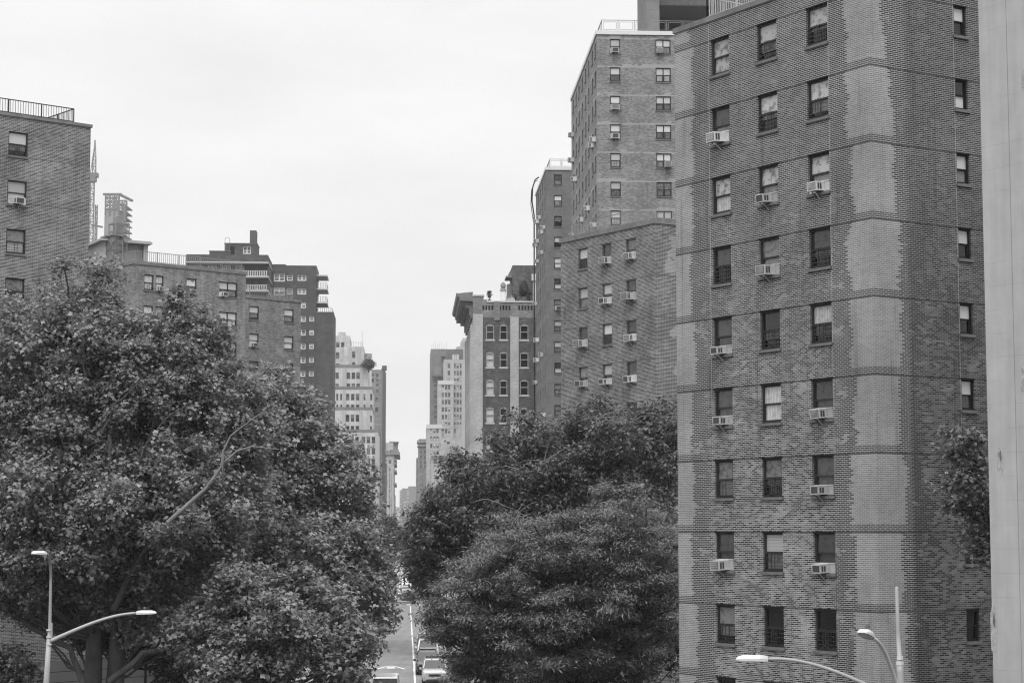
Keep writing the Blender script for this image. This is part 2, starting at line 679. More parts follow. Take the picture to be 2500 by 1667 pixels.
def guard_mesh(w, h, style=0, iron='black_iron'):
    key = ('g', round(w, 2), round(h, 2), style, iron)
    if key not in _cache:
        mb = MB()
        hw = w / 2 - 0.04
        zt = h * 0.47
        n = 5
        for i in range(n):
            z = 0.07 + (zt - 0.07) * i / (n - 1)
            mb.box(-hw, hw, 0.02, 0.035, z - 0.010, z + 0.010)
        for x in ((-0.12, 0.0, 0.12), (-0.09, 0.09), (-0.2, 0.0, 0.2))[style % 3]:
            mb.box(x - 0.012, x + 0.012, 0.0, 0.02, 0.05, zt + 0.06)
        _cache[key] = mb.mesh('window_guard', [M[iron]])
    return _cache[key]


def ac_mesh(w, var=0, size=1.0):
    key = ('a', round(w, 2), var, size)
    if key in _cache:
        return _cache[key]
    mb = MB()
    bw = [0.50, 0.56, 0.46, 0.60][var % 4] * size
    bh = [0.36, 0.38, 0.32, 0.42][var % 4] * size
    out = [0.44, 0.38, 0.48, 0.52][var % 4] * size
    bw = min(bw, w - 0.12)
    x0, x1 = -bw / 2, bw / 2
    z0 = 0.04
    mb.box(x0, x1, -out, 0.09, z0, z0 + bh, 0)
    e = 0.004
    # condenser grille on the back, in a pale rim
    gi = 0.035
    mb.box(x0 + gi, x1 - gi, -out - e, -out + 0.01, z0 + gi, z0 + bh - gi, 1)
    n = 7
    for i in range(1, n):
        x = x0 + gi + (bw - 2 * gi) * i / n
        if var % 2:
            mb.box(x - 0.006, x + 0.006, -out - 2 * e, -out, z0 + gi, z0 + bh - gi, 0)
    for i in range(1, 4):
        z = z0 + gi + (bh - 2 * gi) * i / 4
        if var % 2:
            mb.box(x0 + gi, x1 - gi, -out - 2 * e, -out, z - 0.006, z + 0.006, 0)
    # louvres in both cheeks
    for sx in (x0, x1):
        for (ya, yb) in ((-out + 0.06, -out + 0.14), (-out + 0.17, -out + 0.25)):
            mb.box(sx - e, sx + e, ya, yb, z0 + 0.05, z0 + bh - 0.06, 1)
    # accordion panels closing the opening
    mb.box(-w / 2 + 0.05, x0, 0.055, 0.075, z0 - 0.02, z0 + bh * 0.97, 2)
    mb.box(x1, w / 2 - 0.05, 0.055, 0.075, z0 - 0.02, z0 + bh * 0.97, 2)
    mb.box(-w / 2 + 0.04, w / 2 - 0.04, 0.04, 0.1, z0 + bh, z0 + bh + 0.035, 0)
    # brace below
    mb.bar((0.05, -out * 0.75, z0), (0.05, 0.0, -0.24), 0.03, 0)
    mb.bar((-0.1, -out * 0.75, z0), (-0.1, 0.0, -0.20), 0.02, 1)
    me = mb.mesh('air_conditioner', [M['ac_white'], M['ac_dark'], M['ac_panel']])
    _cache[key] = me
    return me


def window(root, fac, s, z, w, h, kind='single', fm='frame_dark', up='pane_mid', lo='pane_mid', t=0.07,
           sill='sill', guard=None, ac=None, drop=0.0, iron='black_iron', acsize=1.0, acx=0.0, sill_th=0.09, lintel=False):
    f = place('window', win_frame(w, h, kind, fm, t), root, fac.mat(s, z))
    sub('pane', win_pane(w, h, kind, up, lo, t, drop), f)
    if sill:
        sub('sill', sill_mesh(w, sill, sill_th), f)
    if lintel:
        key = ('l', round(w, 2), round(h, 2))
        if key not in _cache:
            lm = MB()
            lm.box(-w / 2 - 0.05, w / 2 + 0.05, -0.004, 0.14, h, h + 0.045)
            _cache[key] = lm.mesh('lintel', [M['frame_black']])
        sub('lintel', _cache[key], f)
    if guard is not None:
        sub('window_guard', guard_mesh(w, h, guard, iron), f)
    if ac is not None:
        a = sub('air_conditioner', ac_mesh(w if not acx else w * 0.5, ac, acsize), f)
        jr = random.Random(int(abs(s * 977 + z * 131)))
        a.location = (acx + jr.uniform(-.03, .03), jr.uniform(-.05, .03), jr.uniform(-.01, .03))
        a.rotation_euler = (R(jr.uniform(0, 5)), 0, R(jr.uniform(-3, 3)))
    return f


def hole(blk, side, s, z, w, h):
    blk.holes[side].append((s - w / 2, s + w / 2, z, z + h))


def railing(root, pts, h, iron, post=2.0, gap=0.14, pt=0.05, pk=0.018, rail=0.04, name='railing', panels=False, low=0.1):
    mb = MB()
    for i in range(len(pts) - 1):
        a, b = Vector(pts[i]), Vector(pts[i + 1])
        L = (b - a).length
        d = (b - a) / L
        n = max(1, round(L / post))
        for k in range(n + 1):
            if k == n and i < len(pts) - 2:
                continue
            p = a + d * (L * k / n)
            mb.bar(p, p + Vector((0, 0, h)), pt)
        up = Vector((0, 0, 1))
        mb.bar(a + up * h, b + up * h, rail)
        mb.bar(a + up * low, b + up * low, rail * 0.8)
        if panels:
            for k in range(n):
                p = a + d * (L * (k + 0.1) / n)
                q = a + d * (L * (k + 0.9) / n)
                for zz in (h * 0.2, h * 0.85):
                    mb.bar(p + up * zz, q + up * zz, pk)
                mb.bar(p + up * h * 0.2, p + up * h * 0.85, pk)
                mb.bar(q + up * h * 0.2, q + up * h * 0.85, pk)
        else:
            m = int(L / gap)
            for k in range(1, m):
                p = a + d * (L * k / m)
                mb.bar(p + up * low, p + up * h, pk)
    return mb.obj(name, M[iron], root)


# ================================================================== world, sun, haze
def world():
    w = bpy.data.worlds.new('World')
    sc.world = w
    w.use_nodes = True
    w.node_tree.nodes.clear()
    nt = NT(w.node_tree)
    out = nt.new('ShaderNodeOutputWorld')
    bg = nt.new('ShaderNodeBackground')
    sky = nt.new('ShaderNodeTexSky', sky_type='NISHITA')
    sky.sun_disc = False
    sky.sun_elevation = SUN_EL
    sky.sun_rotation = SUN_ROT
    sky.air_density = 1.0
    sky.dust_density = 3.0
    bw = nt.new('ShaderNodeRGBToBW')
    nt.l.new(sky.outputs[0], bw.inputs[0])
    tc = nt.new('ShaderNodeTexCoord').outputs['Generated']
    mp = nt.new('ShaderNodeMapping')
    mp.inputs['Scale'].default_value = (1.0, 1.0, 3.2)
    nt.l.new(tc, mp.inputs[0])
    n = nt.noise(mp.outputs[0], 2.6, 5, 0.55)
    n2 = nt.noise(mp.outputs[0], 9.0, 4, 0.5)
    cl = nt.m('ADD', nt.m('MULTIPLY', nt.m('SUBTRACT', n, 0.5), 0.60), nt.m('MULTIPLY', nt.m('SUBTRACT', n2, 0.5), 0.12))
    z = nt.sep(tc)[2]
    grad = nt.mix(nt.ramp(z, 0.15, 1.0), 1.0, 2.8)   # an overcast sky is brightest overhead
    cover = nt.m('MULTIPLY', nt.m('MULTIPLY', nt.m('ADD', cl, 1.0), CLOUD), grad)
    v = nt.mix(0.90, bw.outputs[0], cover)   # nine tenths cloud, some sky showing through
    nt.l.new(nt.xyz(v, v, v), bg.inputs[0])
    bg.inputs[1].default_value = 0.12
    nt.l.new(bg.outputs[0], out.inputs[0])


SUN_EL, SUN_ROT = R(56), R(184)
CLOUD = 6.4
world()
sd = bpy.data.lights.new('sun', 'SUN')
sd.energy = 1.5
sd.angle = R(25)
sd.color = (1, 1, 1)
so = bpy.data.objects.new('sun', sd)
COL.objects.link(so)
# sun to the left of and behind the camera
az = SUN_ROT
dirv = Vector((math.sin(az) * math.cos(SUN_EL), math.cos(az) * math.cos(SUN_EL), math.sin(SUN_EL)))
so.rotation_euler = dirv.to_track_quat('Z', 'Y').to_euler()
so.location = (0, 0, 120)


def haze(dens):
    mb = MB()
    mb.box(-1650, 1650, -260, 3150, -1.6, 330)
    m = bpy.data.materials.new('haze_air')
    m.use_nodes = True
    m.node_tree.nodes.clear()
    nt = NT(m.node_tree)
    out = nt.new('ShaderNodeOutputMaterial')
    pv = nt.new('ShaderNodeVolumePrincipled')
    pv.inputs['Color'].default_value = (0.97, 0.97, 0.97, 1)
    pv.inputs['Density'].default_value = dens
    pv.inputs['Anisotropy'].default_value = 0.0
    nt.l.new(pv.outputs[0], out.inputs['Volume'])
    o = mb.obj('haze', m)
    tag(o, 'pale summer haze hanging over the whole avenue', 'haze', kind='stuff')


haze(0.00012)

sc.view_settings.view_transform = 'Standard'
sc.view_settings.look = 'None'
sc.view_settings.exposure = 0.25
sc.view_settings.gamma = 1.0
sc.view_settings.use_curve_mapping = False
cy = sc.cycles
cy.max_bounces = 6
cy.diffuse_bounces = 3
cy.glossy_bounces = 2
cy.transmission_bounces = 3
cy.volume_bounces = 1
cy.transparent_max_bounces = 6
cy.caustics_reflective = False
cy.caustics_refractive = False
cy.use_denoising = True
cy.filter_width = 1.2
cy.denoising_prefilter = 'NONE'


# ================================================================== ground and street
SL = math.hypot(AX, 1.0)
ST = Vector((AX, 1.0, 0)).normalized()      # along the street
SR = Vector((ST.y, -ST.x, 0))               # to its right
YAW = math.atan2(-AX, 1.0)                  # street yaw
STREET_ANG = R(90) + math.atan(AX)          # direction of fronts that face us (left to right)


def sp(w, t, z=0.0):
    """point in the street: w metres right of its axis, t metres along"""
    p = ST * t + SR * w
    return (p.x, p.y, z)


def structure(name, mb, mats):
    return tag(mb.obj(name, mats), kind='structure')


def asphalt():
    m, nt, p, out = new_mat('asphalt')
    tc = nt.new('ShaderNodeTexCoord').outputs['Object']
    n = nt.noise(tc, 0.25, 5, 0.65)
    n2 = nt.noise(tc, 22.0, 2, 0.6)
    mp = nt.new('ShaderNodeMapping')
    mp.inputs['Rotation'].default_value = (0, 0, -YAW)
    mp.inputs['Scale'].default_value = (1.6, 0.03, 1)
    nt.l.new(tc, mp.inputs[0])
    tr = nt.noise(mp.outputs[0], 1.0, 2, 0.5)
    v = nt.m('MULTIPLY', nt.m('ADD', nt.m('MULTIPLY', nt.m('SUBTRACT', n, 0.5), 0.8), 1.0), 0.175)
    v = nt.m('MULTIPLY', v, nt.m('ADD', nt.m('MULTIPLY', nt.m('SUBTRACT', tr, 0.5), 0.5), 1.0))
    v = nt.m('MULTIPLY', v, nt.m('ADD', nt.m('MULTIPLY', nt.m('SUBTRACT', n2, 0.5), 0.3), 1.0))
    setcol(nt, p, v)
    p.inputs['Roughness'].default_value = 0.8
    return m


M['asphalt'] = asphalt()
M['concrete_ground'] = plain('concrete_ground', 0.22, 0.9, 0.12, 0.6)
M['kerb'] = plain('kerb', 0.3, 0.9, 0.1, 2.0)
M['paint'] = plain('paint', 0.62, 0.8, 0.18, 6.0)
M['soil'] = plain('soil', 0.05, 1.0, 0.3, 0.3)

mb = MB()
mb.quad([(-1500, -200, -0.1), (1500, -200, -0.1), (1500, 3000, -0.1), (-1500, 3000, -0.1)])
structure('ground', mb, M['soil'])
mb = MB()
mb.quad([sp(-6.2, 95), sp(3.6, 95), sp(3.6, 2900), sp(-6.2, 2900)])
structure('road', mb, M['asphalt'])
# cross streets
mb = MB()
for t in (309, 560):
    mb.quad([sp(-120, t, -0.004), sp(-6.2, t, -0.004), sp(-6.2, t + 10, -0.004), sp(-120, t + 10, -0.004)])
    mb.quad([sp(3.6, t, -0.004), sp(120, t, -0.004), sp(120, t + 10, -0.004), sp(3.6, t + 10, -0.004)])
structure('side_road', mb, M['asphalt'])
for side, (wa, wb) in enumerate(((-9.4, -6.2), (3.6, 8.6))):
    mb = MB()
    T = Matrix.Rotation(YAW, 4, 'Z')
    for (ta, tb) in ((95, 306), (322, 557), (573, 1500)):
        mb.box(wa + (0.15 if side else 0), wb - (0 if side else 0.15), ta, tb, -0.1, 0.14, 0, T)
        if side:
            mb.box(wa, wa + 0.15, ta, tb, -0.1, 0.15, 1, T)
        else:
            mb.box(wb - 0.15, wb, ta, tb, -0.1, 0.15, 1, T)
    structure('pavement', mb, [M['concrete_ground'], M['kerb']])


def marking(quads):
    mb = MB()
    for (wa, wb, ta, tb) in quads:
        mb.quad([sp(wa, ta, 0.004), sp(wb, ta, 0.004), sp(wb, tb, 0.004), sp(wa, tb, 0.004)])
    o = mb.obj('lane_marking', M['paint'])
    return tag(o, kind='structure')


marking([(0.66, 0.80, 95, 297), (-1.26, -1.12, 330, 552), (-4.45, -4.31, 330, 540), (-3.4, -3.28, 100, 200)])
marking([(w, w + 0.55, 300.5, 304.5) for w in (-2.75, -1.25, 0.2, 1.65)] + [(-3.2, 2.4, 297.2, 297.6)] +
        [(w, w + 0.45, 434, 434.8) for w in (-4.1, -3.4, -2.7, -2.0)])
# parking-bay and T mark by the line
marking([(0.15, 0.62, 141.0, 141.9), (-0.6, 0.15, 142.0, 142.25)])
# speed hump: a low asphalt ridge with its painted arrow
mb = MB()
n = 8
for i in range(n):
    a0, a1 = i / n, (i + 1) / n
    z0, z1 = 0.08 * math.sin(math.pi * a0), 0.08 * math.sin(math.pi * a1)
    t0, t1 = 161.5 + 4.5 * a0, 161.5 + 4.5 * a1
    mb.quad([sp(-6.0, t0, z0 + .006), sp(0.6, t0, z0 + .006), sp(0.6, t1, z1 + .006), sp(-6.0, t1, z1 + .006)])
structure('road_hump', mb, M['asphalt'])
mb = MB()


def hz_(t):
    a = (t - 161.5) / 4.5
    return 0.08 * math.sin(math.pi * max(0, min(1, a))) + 0.014


for sgn in (-1, 1):
    for (wa, ta, wb, tb) in ((0, 164.6, 1.15, 161.7),):
        n = 6
        for i in range(n):
            f0, f1 = i / n, (i + 1) / n
            w0, w1 = wa + (wb - wa) * f0, wa + (wb - wa) * f1
            t0, t1 = ta + (tb - ta) * f0, ta + (tb - ta) * f1
            c = -1.15
            mb.quad([sp(c + sgn * w0, t0 - 0.55, hz_(t0 - .55)), sp(c + sgn * w1, t1 - 0.55, hz_(t1 - .55)), sp(c + sgn * w1, t1, hz_(t1)), sp(c + sgn * w0, t0, hz_(t0))])
mb.quad([sp(-1.55, 162.0, hz_(162.0)), sp(-0.75, 162.0, hz_(162)), sp(-0.95, 163.2, hz_(163.2)), sp(-1.35, 163.2, hz_(163.2))])
structure('road_hump_marking', mb, M['paint'])

# ================================================================== BUILDINGS
# ---- A. the near brick tower on the right
R1 = crop(1620, 0, 2.6727)
R2 = crop(1620, 540, 2.6727)
R3 = crop(1620, 1100, 2.6727)
ZT, PI_ = 29.47, 2.646
Yc = 66.7
BR = Block((2138.8 - 1250) / FP * Yc, Yc, R(57.5), 16.0, 10.95, 0.0, 30.22)
M['brick_near'] = brick_mat('brick_near', 0.036, 0.215, 0.50, mid=0.115, soot_shade=1.5, streak=0.3, mt=0.015, ln=0.226, top_narrow=(22, 31), ztop=ZT - 0.02, pitch=PI_, bands=0.8,
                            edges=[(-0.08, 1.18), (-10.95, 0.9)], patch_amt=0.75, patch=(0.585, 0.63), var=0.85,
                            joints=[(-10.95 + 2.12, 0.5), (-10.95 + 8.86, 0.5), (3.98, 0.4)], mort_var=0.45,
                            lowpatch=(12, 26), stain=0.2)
root = empty('brick_tower', (BR.P[0], BR.P[1], 0),
             'tall dark brick apartment tower with toothed pale corner strips, largest building on the right', 'apartment building')
wall_mb, cop, rf = MB(), MB(), MB()
cols = [(2.80, 1.10), (5.53, 1.12), (8.27, 1.12)]
WH = 1.40
L_ = [  # per row: (upper, lower, guard, ac, drop) for the three columns
    [('pane_mott', 'pane_mott', None, None, 0), ('pane_mott', 'pane_mid', 0, None, .45), ('pane_mott', 'pane_mid', 0, None, .8)],
    [('pane_grey', 'pane_mid', None, 3, 0), ('pane_mott', 'pane_mid', 2, None, .7), ('pane_mott', 'pane_mid', 0, None, .3)],
    [('pane_mott', 'pane_curtain', None, None, 0), ('pane_mott', 'pane_mid', None, 0, 0), ('pane_mott', 'pane_mid', None, 1, 0)],
    [('pane_grey', 'pane_dark', 0, None, 0), ('pane_mid', 'pane_mid', None, 3, 0), ('pane_grey', 'pane_grey', 1, None, .6)],
    [('pane_grey', 'pane_grey', None, 2, 0), ('pane_dark', 'pane_grey', 1, None, .5), ('pane_curtain', 'pane_grey', 1, None, .4)],
    [('pane_grey', 'pane_grey', None, 0, 0), ('pane_curtain', 'pane_curtain', None, None, 0), ('pane_grey', 'pane_grey', None, 1, 0)],
    [('pane_mid', 'pane_mid', 1, None, 0), ('pane_mid', 'pane_grey', 0, None, .6), ('pane_grey', 'pane_grey', None, 0, 0)],
    [('pane_grey', 'pane_grey', None, 3, 0), ('pane_blind', 'pane_mid', 1, None, 0), ('pane_grey', 'pane_grey', None, 0, 0)],
    [('pane_mid', 'pane_mid', 2, None, .4), ('pane_dark', 'pane_dark', 0, None, 0), ('pane_dark', 'pane_dark', 0, None, 0)],
    [('pane_dark', 'pane_dark', None, None, 0), ('pane_dark', 'pane_dark', None, None, 0), ('pane_dark', 'pane_dark', None, None, 0)],
]
for k in range(10):
    for c, (s, w) in enumerate(cols):
        hole(BR, 'left', s, ZT - k * PI_ - WH, w, WH)
    hole(BR, 'front', 4.33, ZT - k * PI_ - 1.08, 0.62, 1.08)
    hole(BR, 'front', 13.0, ZT - k * PI_ - WH, 1.1, WH)
BR.walls(wall_mb, 0, 0.2)
BR.roof(rf)
BR.coping(cop, 0.20, 0.05, 0.3)
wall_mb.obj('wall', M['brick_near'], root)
rf.obj('roof', M['roofing'], root)
cop.obj('coping', M['coping'], root)
for k in range(10):
    for c, (s, w) in enumerate(cols):
        up, lo, g, ac, dr = L_[k][c]
        window(root, BR.left, s, ZT - k * PI_ - WH, w, WH, 'single', 'frame_dark', up, lo, 0.075,
               guard=g, ac=ac, drop=dr, sill='sill', lintel=True, acsize=0.84)
    up, lo, g = [('pane_pale', 'pane_dark', 1), ('pane_dark', 'pane_pale', None), ('pane_pale', 'pane_mid', 0), ('pane_pale', 'pane_dark', 1),
                 ('pane_pale', 'pane_dark', 0), ('pane_pale', 'pane_grey', 1), ('pane_grey', 'pane_dark', None), ('pane_dark', 'pane_dark', None),
                 ('pane_dark', 'pane_dark', None), ('pane_dark', 'pane_dark', None)][k]
    window(root, BR.front, 4.33, ZT - k * PI_ - 1.08, 0.62, 1.08, 'single', 'frame_black', up, lo, 0.06, guard=None, sill='sill', lintel=True)
zt = 30.44
# roof railing: starts a little in from the far left corner, runs along both faces
railing(root, [BR.corner(0.25, 10.95 - 1.75, zt), BR.corner(0.25, 0.3, zt), BR.corner(15.6, 0.3, zt)], 0.85, 'pale_iron', 1.9, 0.13, 0.05, 0.02)
railing(root, [BR.corner(0.25, 10.95 - 1.75, zt), BR.corner(4.2, 10.95 - 1.75, zt)], 0.85, 'pale_iron', 1.9, 0.13, 0.05, 0.02)

# ---- B. pale concrete slab at the right edge
M['concrete_wall'] = None
m, nt, p, out = new_mat('concrete_wall')
uv = nt.new('ShaderNodeUVMap').outputs[0]
s = nt.sep(uv)
row = nt.m('FLOOR', nt.m('DIVIDE', s[1], 0.62))
uo = nt.m('ADD', nt.m('DIVIDE', s[0], 0.9), nt.m('MULTIPLY', nt.m('FLOORED_MODULO', row, 2.0), 0.5))
fv = nt.m('SUBTRACT', nt.m('DIVIDE', s[1], 0.62), row)
jo = nt.m('MAXIMUM', nt.m('LESS_THAN', fv, 0.018), nt.m('LESS_THAN', nt.m('FRACT', uo), 0.008))
n1 = nt.noise(uv, 1.3, 5, 0.6)
n2 = nt.noise(nt.xyz(nt.m('MULTIPLY', s[0], 3.0), nt.m('MULTIPLY', s[1], 0.18)), 1.0, 4, 0.6)
gate = nt.ramp(nt.noise(uv, 0.7, 2), 0.42, 0.6)
b = nt.m('MULTIPLY', nt.m('ADD', nt.m('MULTIPLY', nt.m('SUBTRACT', n1, 0.5), 0.40), nt.m('MULTIPLY_ADD', nt.m('SUBTRACT', n2, 0.5), 0.45, 1.0)), 0.40)
b = nt.m('MULTIPLY', b, nt.mix(nt.m('MULTIPLY', jo, gate), 1.0, 0.80))
vj = nt.m('LESS_THAN', nt.m('ABSOLUTE', nt.m('SUBTRACT', s[0], -10 + 0.98)), 0.010)
b = nt.mix(nt.m('MULTIPLY', vj, 0.75), b, 0.12)
setcol(nt, p, b)
p.inputs['Roughness'].default_value = 0.85
M['concrete_wall'] = m
Yf = 52.0
fx = (2412.0 - 1250) / FP * Yf
CWa = R(57.5)
r_ = (math.sin(CWa), math.cos(CWa))
e_ = (-r_[1], r_[0])
CW = Block(fx - e_[0] * 10, Yf - e_[1] * 10, CWa, 8.5, 10.0, 0.0, 38.0)
root = empty('concrete_building', (CW.P[0], CW.P[1], 0), 'pale smooth concrete wall of a building cut off by the right edge of the photo', 'building')
mb = MB()
CW.walls(mb)
mb.obj('wall', M['concrete_wall'], root)
mb = MB()
CW.roof(mb)
mb.obj('roof', M['roofing'], root)
# patched scars in the render
M['scar'] = plain('scar', 0.36, 0.95, 0.5, 9.0)
M['scar_dark'] = plain('scar_dark', 0.12, 0.95, 0.5, 9.0)
for (ua, va, ub, vb) in ((2435, 1092, 2449, 1158), (2420, 1480, 2433, 1590), (2495, 168, 2512, 225), (2493, 890, 2512, 960)):
    f = CW.left
    sa, zb = f.hit(ua, vb)
    sb, za = f.hit(ub, va)
    T = f.mat((sa + sb) / 2, min(zb, za))
    hh = abs(za - zb)
    w = abs(sb - sa)
    mb = MB()
    rr = random.Random(int(va))
    pts = []
    nn = 22
    for i in range(nn):
        an = 2 * math.pi * i / nn
        k = 1.0 + rr.uniform(-.22, .12)
        x = max(-w / 2, min(w / 2, math.cos(an) * w * 0.62 * k))
        z = max(0, min(hh, hh / 2 + math.sin(an) * hh * 0.6 * k))
        pts.append(tuple(T @ Vector((x, -0.006, z))))
    mb.quad(pts, 0)
    pts = []
    for i in range(14):
        an = 2 * math.pi * i / 14
        k = 1.0 + rr.uniform(-.45, .3)
        pts.append(tuple(T @ Vector((0.02 + math.cos(an) * w * 0.16 * k, -0.011, hh * 0.68 + math.sin(an) * hh * 0.17 * k))))
    mb.quad(pts, 1)
    mb.obj('wall_patch', [M['scar'], M['scar_dark']], root)

# ---- C. brick building at the left edge
M['brick_left'] = brick_mat('brick_left', 0.050, 0.20, 0.42, ch=0.081, ln=0.25, mt=0.020, mid=0.10, streak=0.25, ztop=0, pitch=2.7, bands=0.5, patch_amt=0.35, var=0.5, edges=(), stain=0.35)
Yb = 116.0
BLa = R(50.0)
xb, yb = (206.5 - 1250) / FP * Yb, Yb        # its right front corner
r_ = (math.sin(BLa), math.cos(BLa))
BL = Block(xb - r_[0] * 24, yb - r_[1] * 24, BLa, 24.0, 15.0, 0.0, 30.0)
fr = BL.front
tops = [cA(140, 385), cA(132, 755), cA(126, 1128), cA(120, 1505)]
zs = [fr.z(*q) for q in tops]
pit = (zs[0] - zs[-1]) / 3
print('BL tops', zs, 'pitch', pit, 'roof', fr.z(227, 315), fr.z(10, 283))
BL.z1 = fr.z(227, 313)
sl, sr = fr.s_(*cA(65, 470)), fr.s_(*cA(215, 470))
ws, ww = (sl + sr) / 2, sr - sl
hh = fr.z(*cA(140, 385)) - fr.z(*cA(140, 572))
print('BL win', ws, ww, hh)
nd = M['brick_left'].node_tree
root = empty('brick_block', (BL.P[0], BL.P[1], 0), 'dark brick apartment block with roof railing cut off by the left edge', 'apartment building')
bl_var = [('pane_pale', 'pane_mid', 1, None, .45), ('pane_blind', 'pane_pale', None, 0, 0), ('pane_mid', 'pane_blind', 1, None, 0),
          ('pane_mid', 'pane_grey', 0, None, 0), ('pane_mid', 'pane_grey', None, 1, 0)] * 3
zt0 = zs[0]
rows = [k for k in range(10) if zt0 - k * pit - hh > 4.6]
for k in rows:
    hole(BL, 'front', ws, zt0 - k * pit - hh, ww, hh)
    hole(BL, 'front', ws - 4.6, zt0 - k * pit - hh, ww, hh)
mb, cop, rf = MB(), MB(), MB()
BL.walls(mb)
BL.coping(cop, 0.18, 0.08, 0.4)
BL.roof(rf)
mb.obj('wall', M['brick_left'], root)
cop.obj('coping', M['coping'], root)
rf.obj('roof', M['roofing'], root)
for k in rows:
    up, lo, g, ac, dr = bl_var[k]
    window(root, fr, ws, zt0 - k * pit - hh, ww, hh, 'single', 'frame_dark', up, lo, 0.075, guard=g, ac=ac, drop=dr)
    window(root, fr, ws - 4.6, zt0 - k * pit - hh, ww, hh, 'single', 'frame_dark', lo, up, 0.075, guard=g)
zt = BL.z1 + 0.18
railing(root, [BL.corner(0.3, 0.25, zt), BL.corner(23.0, 0.25, zt), BL.corner(23.0, 14.5, zt)], 0.85, 'frame_dark', 2.15, 0.16, 0.06, 0.025, 0.05)

# low pale wall behind the left trees
M['pale_cladding'] = plain('pale_cladding', 0.40, 0.8, 0.1, 0.8)
mb = MB()
xw, yw, zw = at(40, 1619, 104)
xe, ye, ze = at(420, 1612, 112)
an = math.atan2(ye - yw, xe - xw)
T = Matrix.Translation((xw, yw, 0)) @ Matrix.Rotation(an, 4, 'Z')
LL = math.hypot(xe - xw, ye - yw)
for i in range(7):
    mb.box(0, LL, 0, 0.4, zw - 0.55 * (i + 1), zw - 0.55 * i - 0.03, 0, T)
mb.box(0.02, LL - 0.02, 0.03, 0.38, 0, zw - 0.02, 1, T)
root = empty('garden_wall', (xw, yw, 0), 'low pale coursed wall glimpsed under the big left tree behind the street lamp', 'wall')
mb.obj('cladding', [M['pale_cladding'], M['frame_dark']], root)

# ---- D. stepped brick building behind the left tree
M['brick_mid'] = brick_mat('brick_mid', 0.052, 0.20, 0.40, ch=0.092, ln=0.28, mt=0.024, mid=0.11, streak=0.2, ztop=0, pitch=2.7, bands=0.35, patch_amt=0.3, var=0.5, stain=0.25)
Ym = 173.6
M1a = R(50.0)
xm, ym = corner_at(319.0, Ym)
M1 = Block(xm, ym, M1a, 12.0, 14.0, 0.0, 36)
fr = M1.front
wid = fr.s_(*cB(1255, 700))
M1 = Block(xm, ym, M1a, wid, 14.0, 0.0, fr.z(*cB(600, 472)))
fr = M1.front
print('M1 w', wid, 'z', M1.z1, fr.z(*cB(415, 452)), fr.z(*cB(1250, 537)))
# windows: (x0,x1 crop, ytop, ybot, kind)
spec = [((1050, 1190), 592, 712, 'double'), ((1045, 1186), 822, 940, 'double'), ((798, 878), 568, 690, 'single'), ((475, 545), 537, 655, 'single'),
        ((560, 625), 548, 655, 'single'), ((1110, 1182), 1062, 1180, 'single')]
root1 = empty('stepped_brick_building', (xm, ym, 0), 'dark brick building with a stepped roofline and picket railings rising behind the left tree', 'apartment building')
wins = []
z0a, z0b = fr.z(*cB(1118, 592)), fr.z(*cB(1116, 822))
pit1 = z0a - z0b
hh1 = z0a - fr.z(*cB(1118, 708))
print('M1 pitch', pit1, hh1)
for (xa, xb, kind) in ((1050, 1190, 'double'), (798, 878, 'single'), (475, 548, 'single'), (565, 625, 'single')):
    sa, sb = fr.s_(*cB(xa, 620)), fr.s_(*cB(xb, 620))
    for k in range(5):
        wins.append(((sa + sb) / 2, z0a - k * pit1 - hh1, sb - sa, hh1, kind, k))
for w_ in wins:
    hole(M1, 'front', *w_[:4])
mb, cop, rf = MB(), MB(), MB()
M1.walls(mb)
M1.coping(cop, 0.28, 0.08, 0.4)
M1.roof(rf)
rv = random.Random(4)
for (s, z, w, h, kind, k) in wins:
    ac = (k % 2 if kind == 'double' and k < 3 else (0 if rv.random() < .3 else None))
    window(root1, fr, s, z, w, h, kind, 'frame_dark', rv.choice(['pane_pale', 'pane_curtain', 'pane_pale']), rv.choice(['pane_pale', 'pane_mid', 'pane_blind']), 0.08,
           guard=1 if ac is None else None, ac=ac, acx=-w / 4 if kind == 'double' else 0)
# lower wing to the right
Yw = 196.5
fr0 = Fac(*corner_at(560, Yw - 5), M1a, 20)
sw0 = fr0.s_(*cB(1240, 900))
sw1 = fr0.s_(*cB(1676, 900))
p0 = fr0.pt(sw0 - 2.0, 0)
M1b = Block(p0[0], p0[1], M1a, sw1 - sw0 + 2.0, 12.0, 0.0, 20)
f2 = M1b.front
M1b.z1 = f2.z(*cB(1450, 730))
za, zb = f2.z(*cB(1318, 776)), f2.z(*cB(1316, 986))
pit2 = za - zb
hh2 = za - f2.z(*cB(1318, 880))
print('M1b', M1b.z1, f2.z(*cB(1262, 716)), f2.z(*cB(1670, 742)), pit2, hh2)
w2 = []
for (xa, xb) in ((1282, 1355), (1549, 1622)):
    sa, sb = f2.s_(*cB(xa, 830)), f2.s_(*cB(xb, 850))
    for k in range(5):
        w2.append(((sa + sb) / 2, za - k * pit2 - hh2, sb - sa, hh2))
for w_ in w2:
    hole(M1b, 'front', *w_)
M1b.walls(mb)
M1b.coping(cop, 0.26, 0.08, 0.4)
M1b.roof(rf)
mb.obj('wall', M['brick_mid'], root1)
cop.obj('coping', M['coping'], root1)
rf.obj('roof', M['roofing'], root1)
for i, (s, z, w, h) in enumerate(w2):
    window(root1, f2, s, z, w, h, 'single', 'frame_dark', ['pane_pale', 'pane_blind', 'pane_mid', 'pane_mid', 'pane_pale'][i % 5],
           ['pane_mid', 'pane_pale', 'pane_grey', 'pane_dark', 'pane_mid'][i % 5], 0.08, guard=1 if i % 5 > 2 else None, ac=0 if i == 1 else None, drop=0.35 if i == 0 else 0)
zt = M1.z1 + 0.28
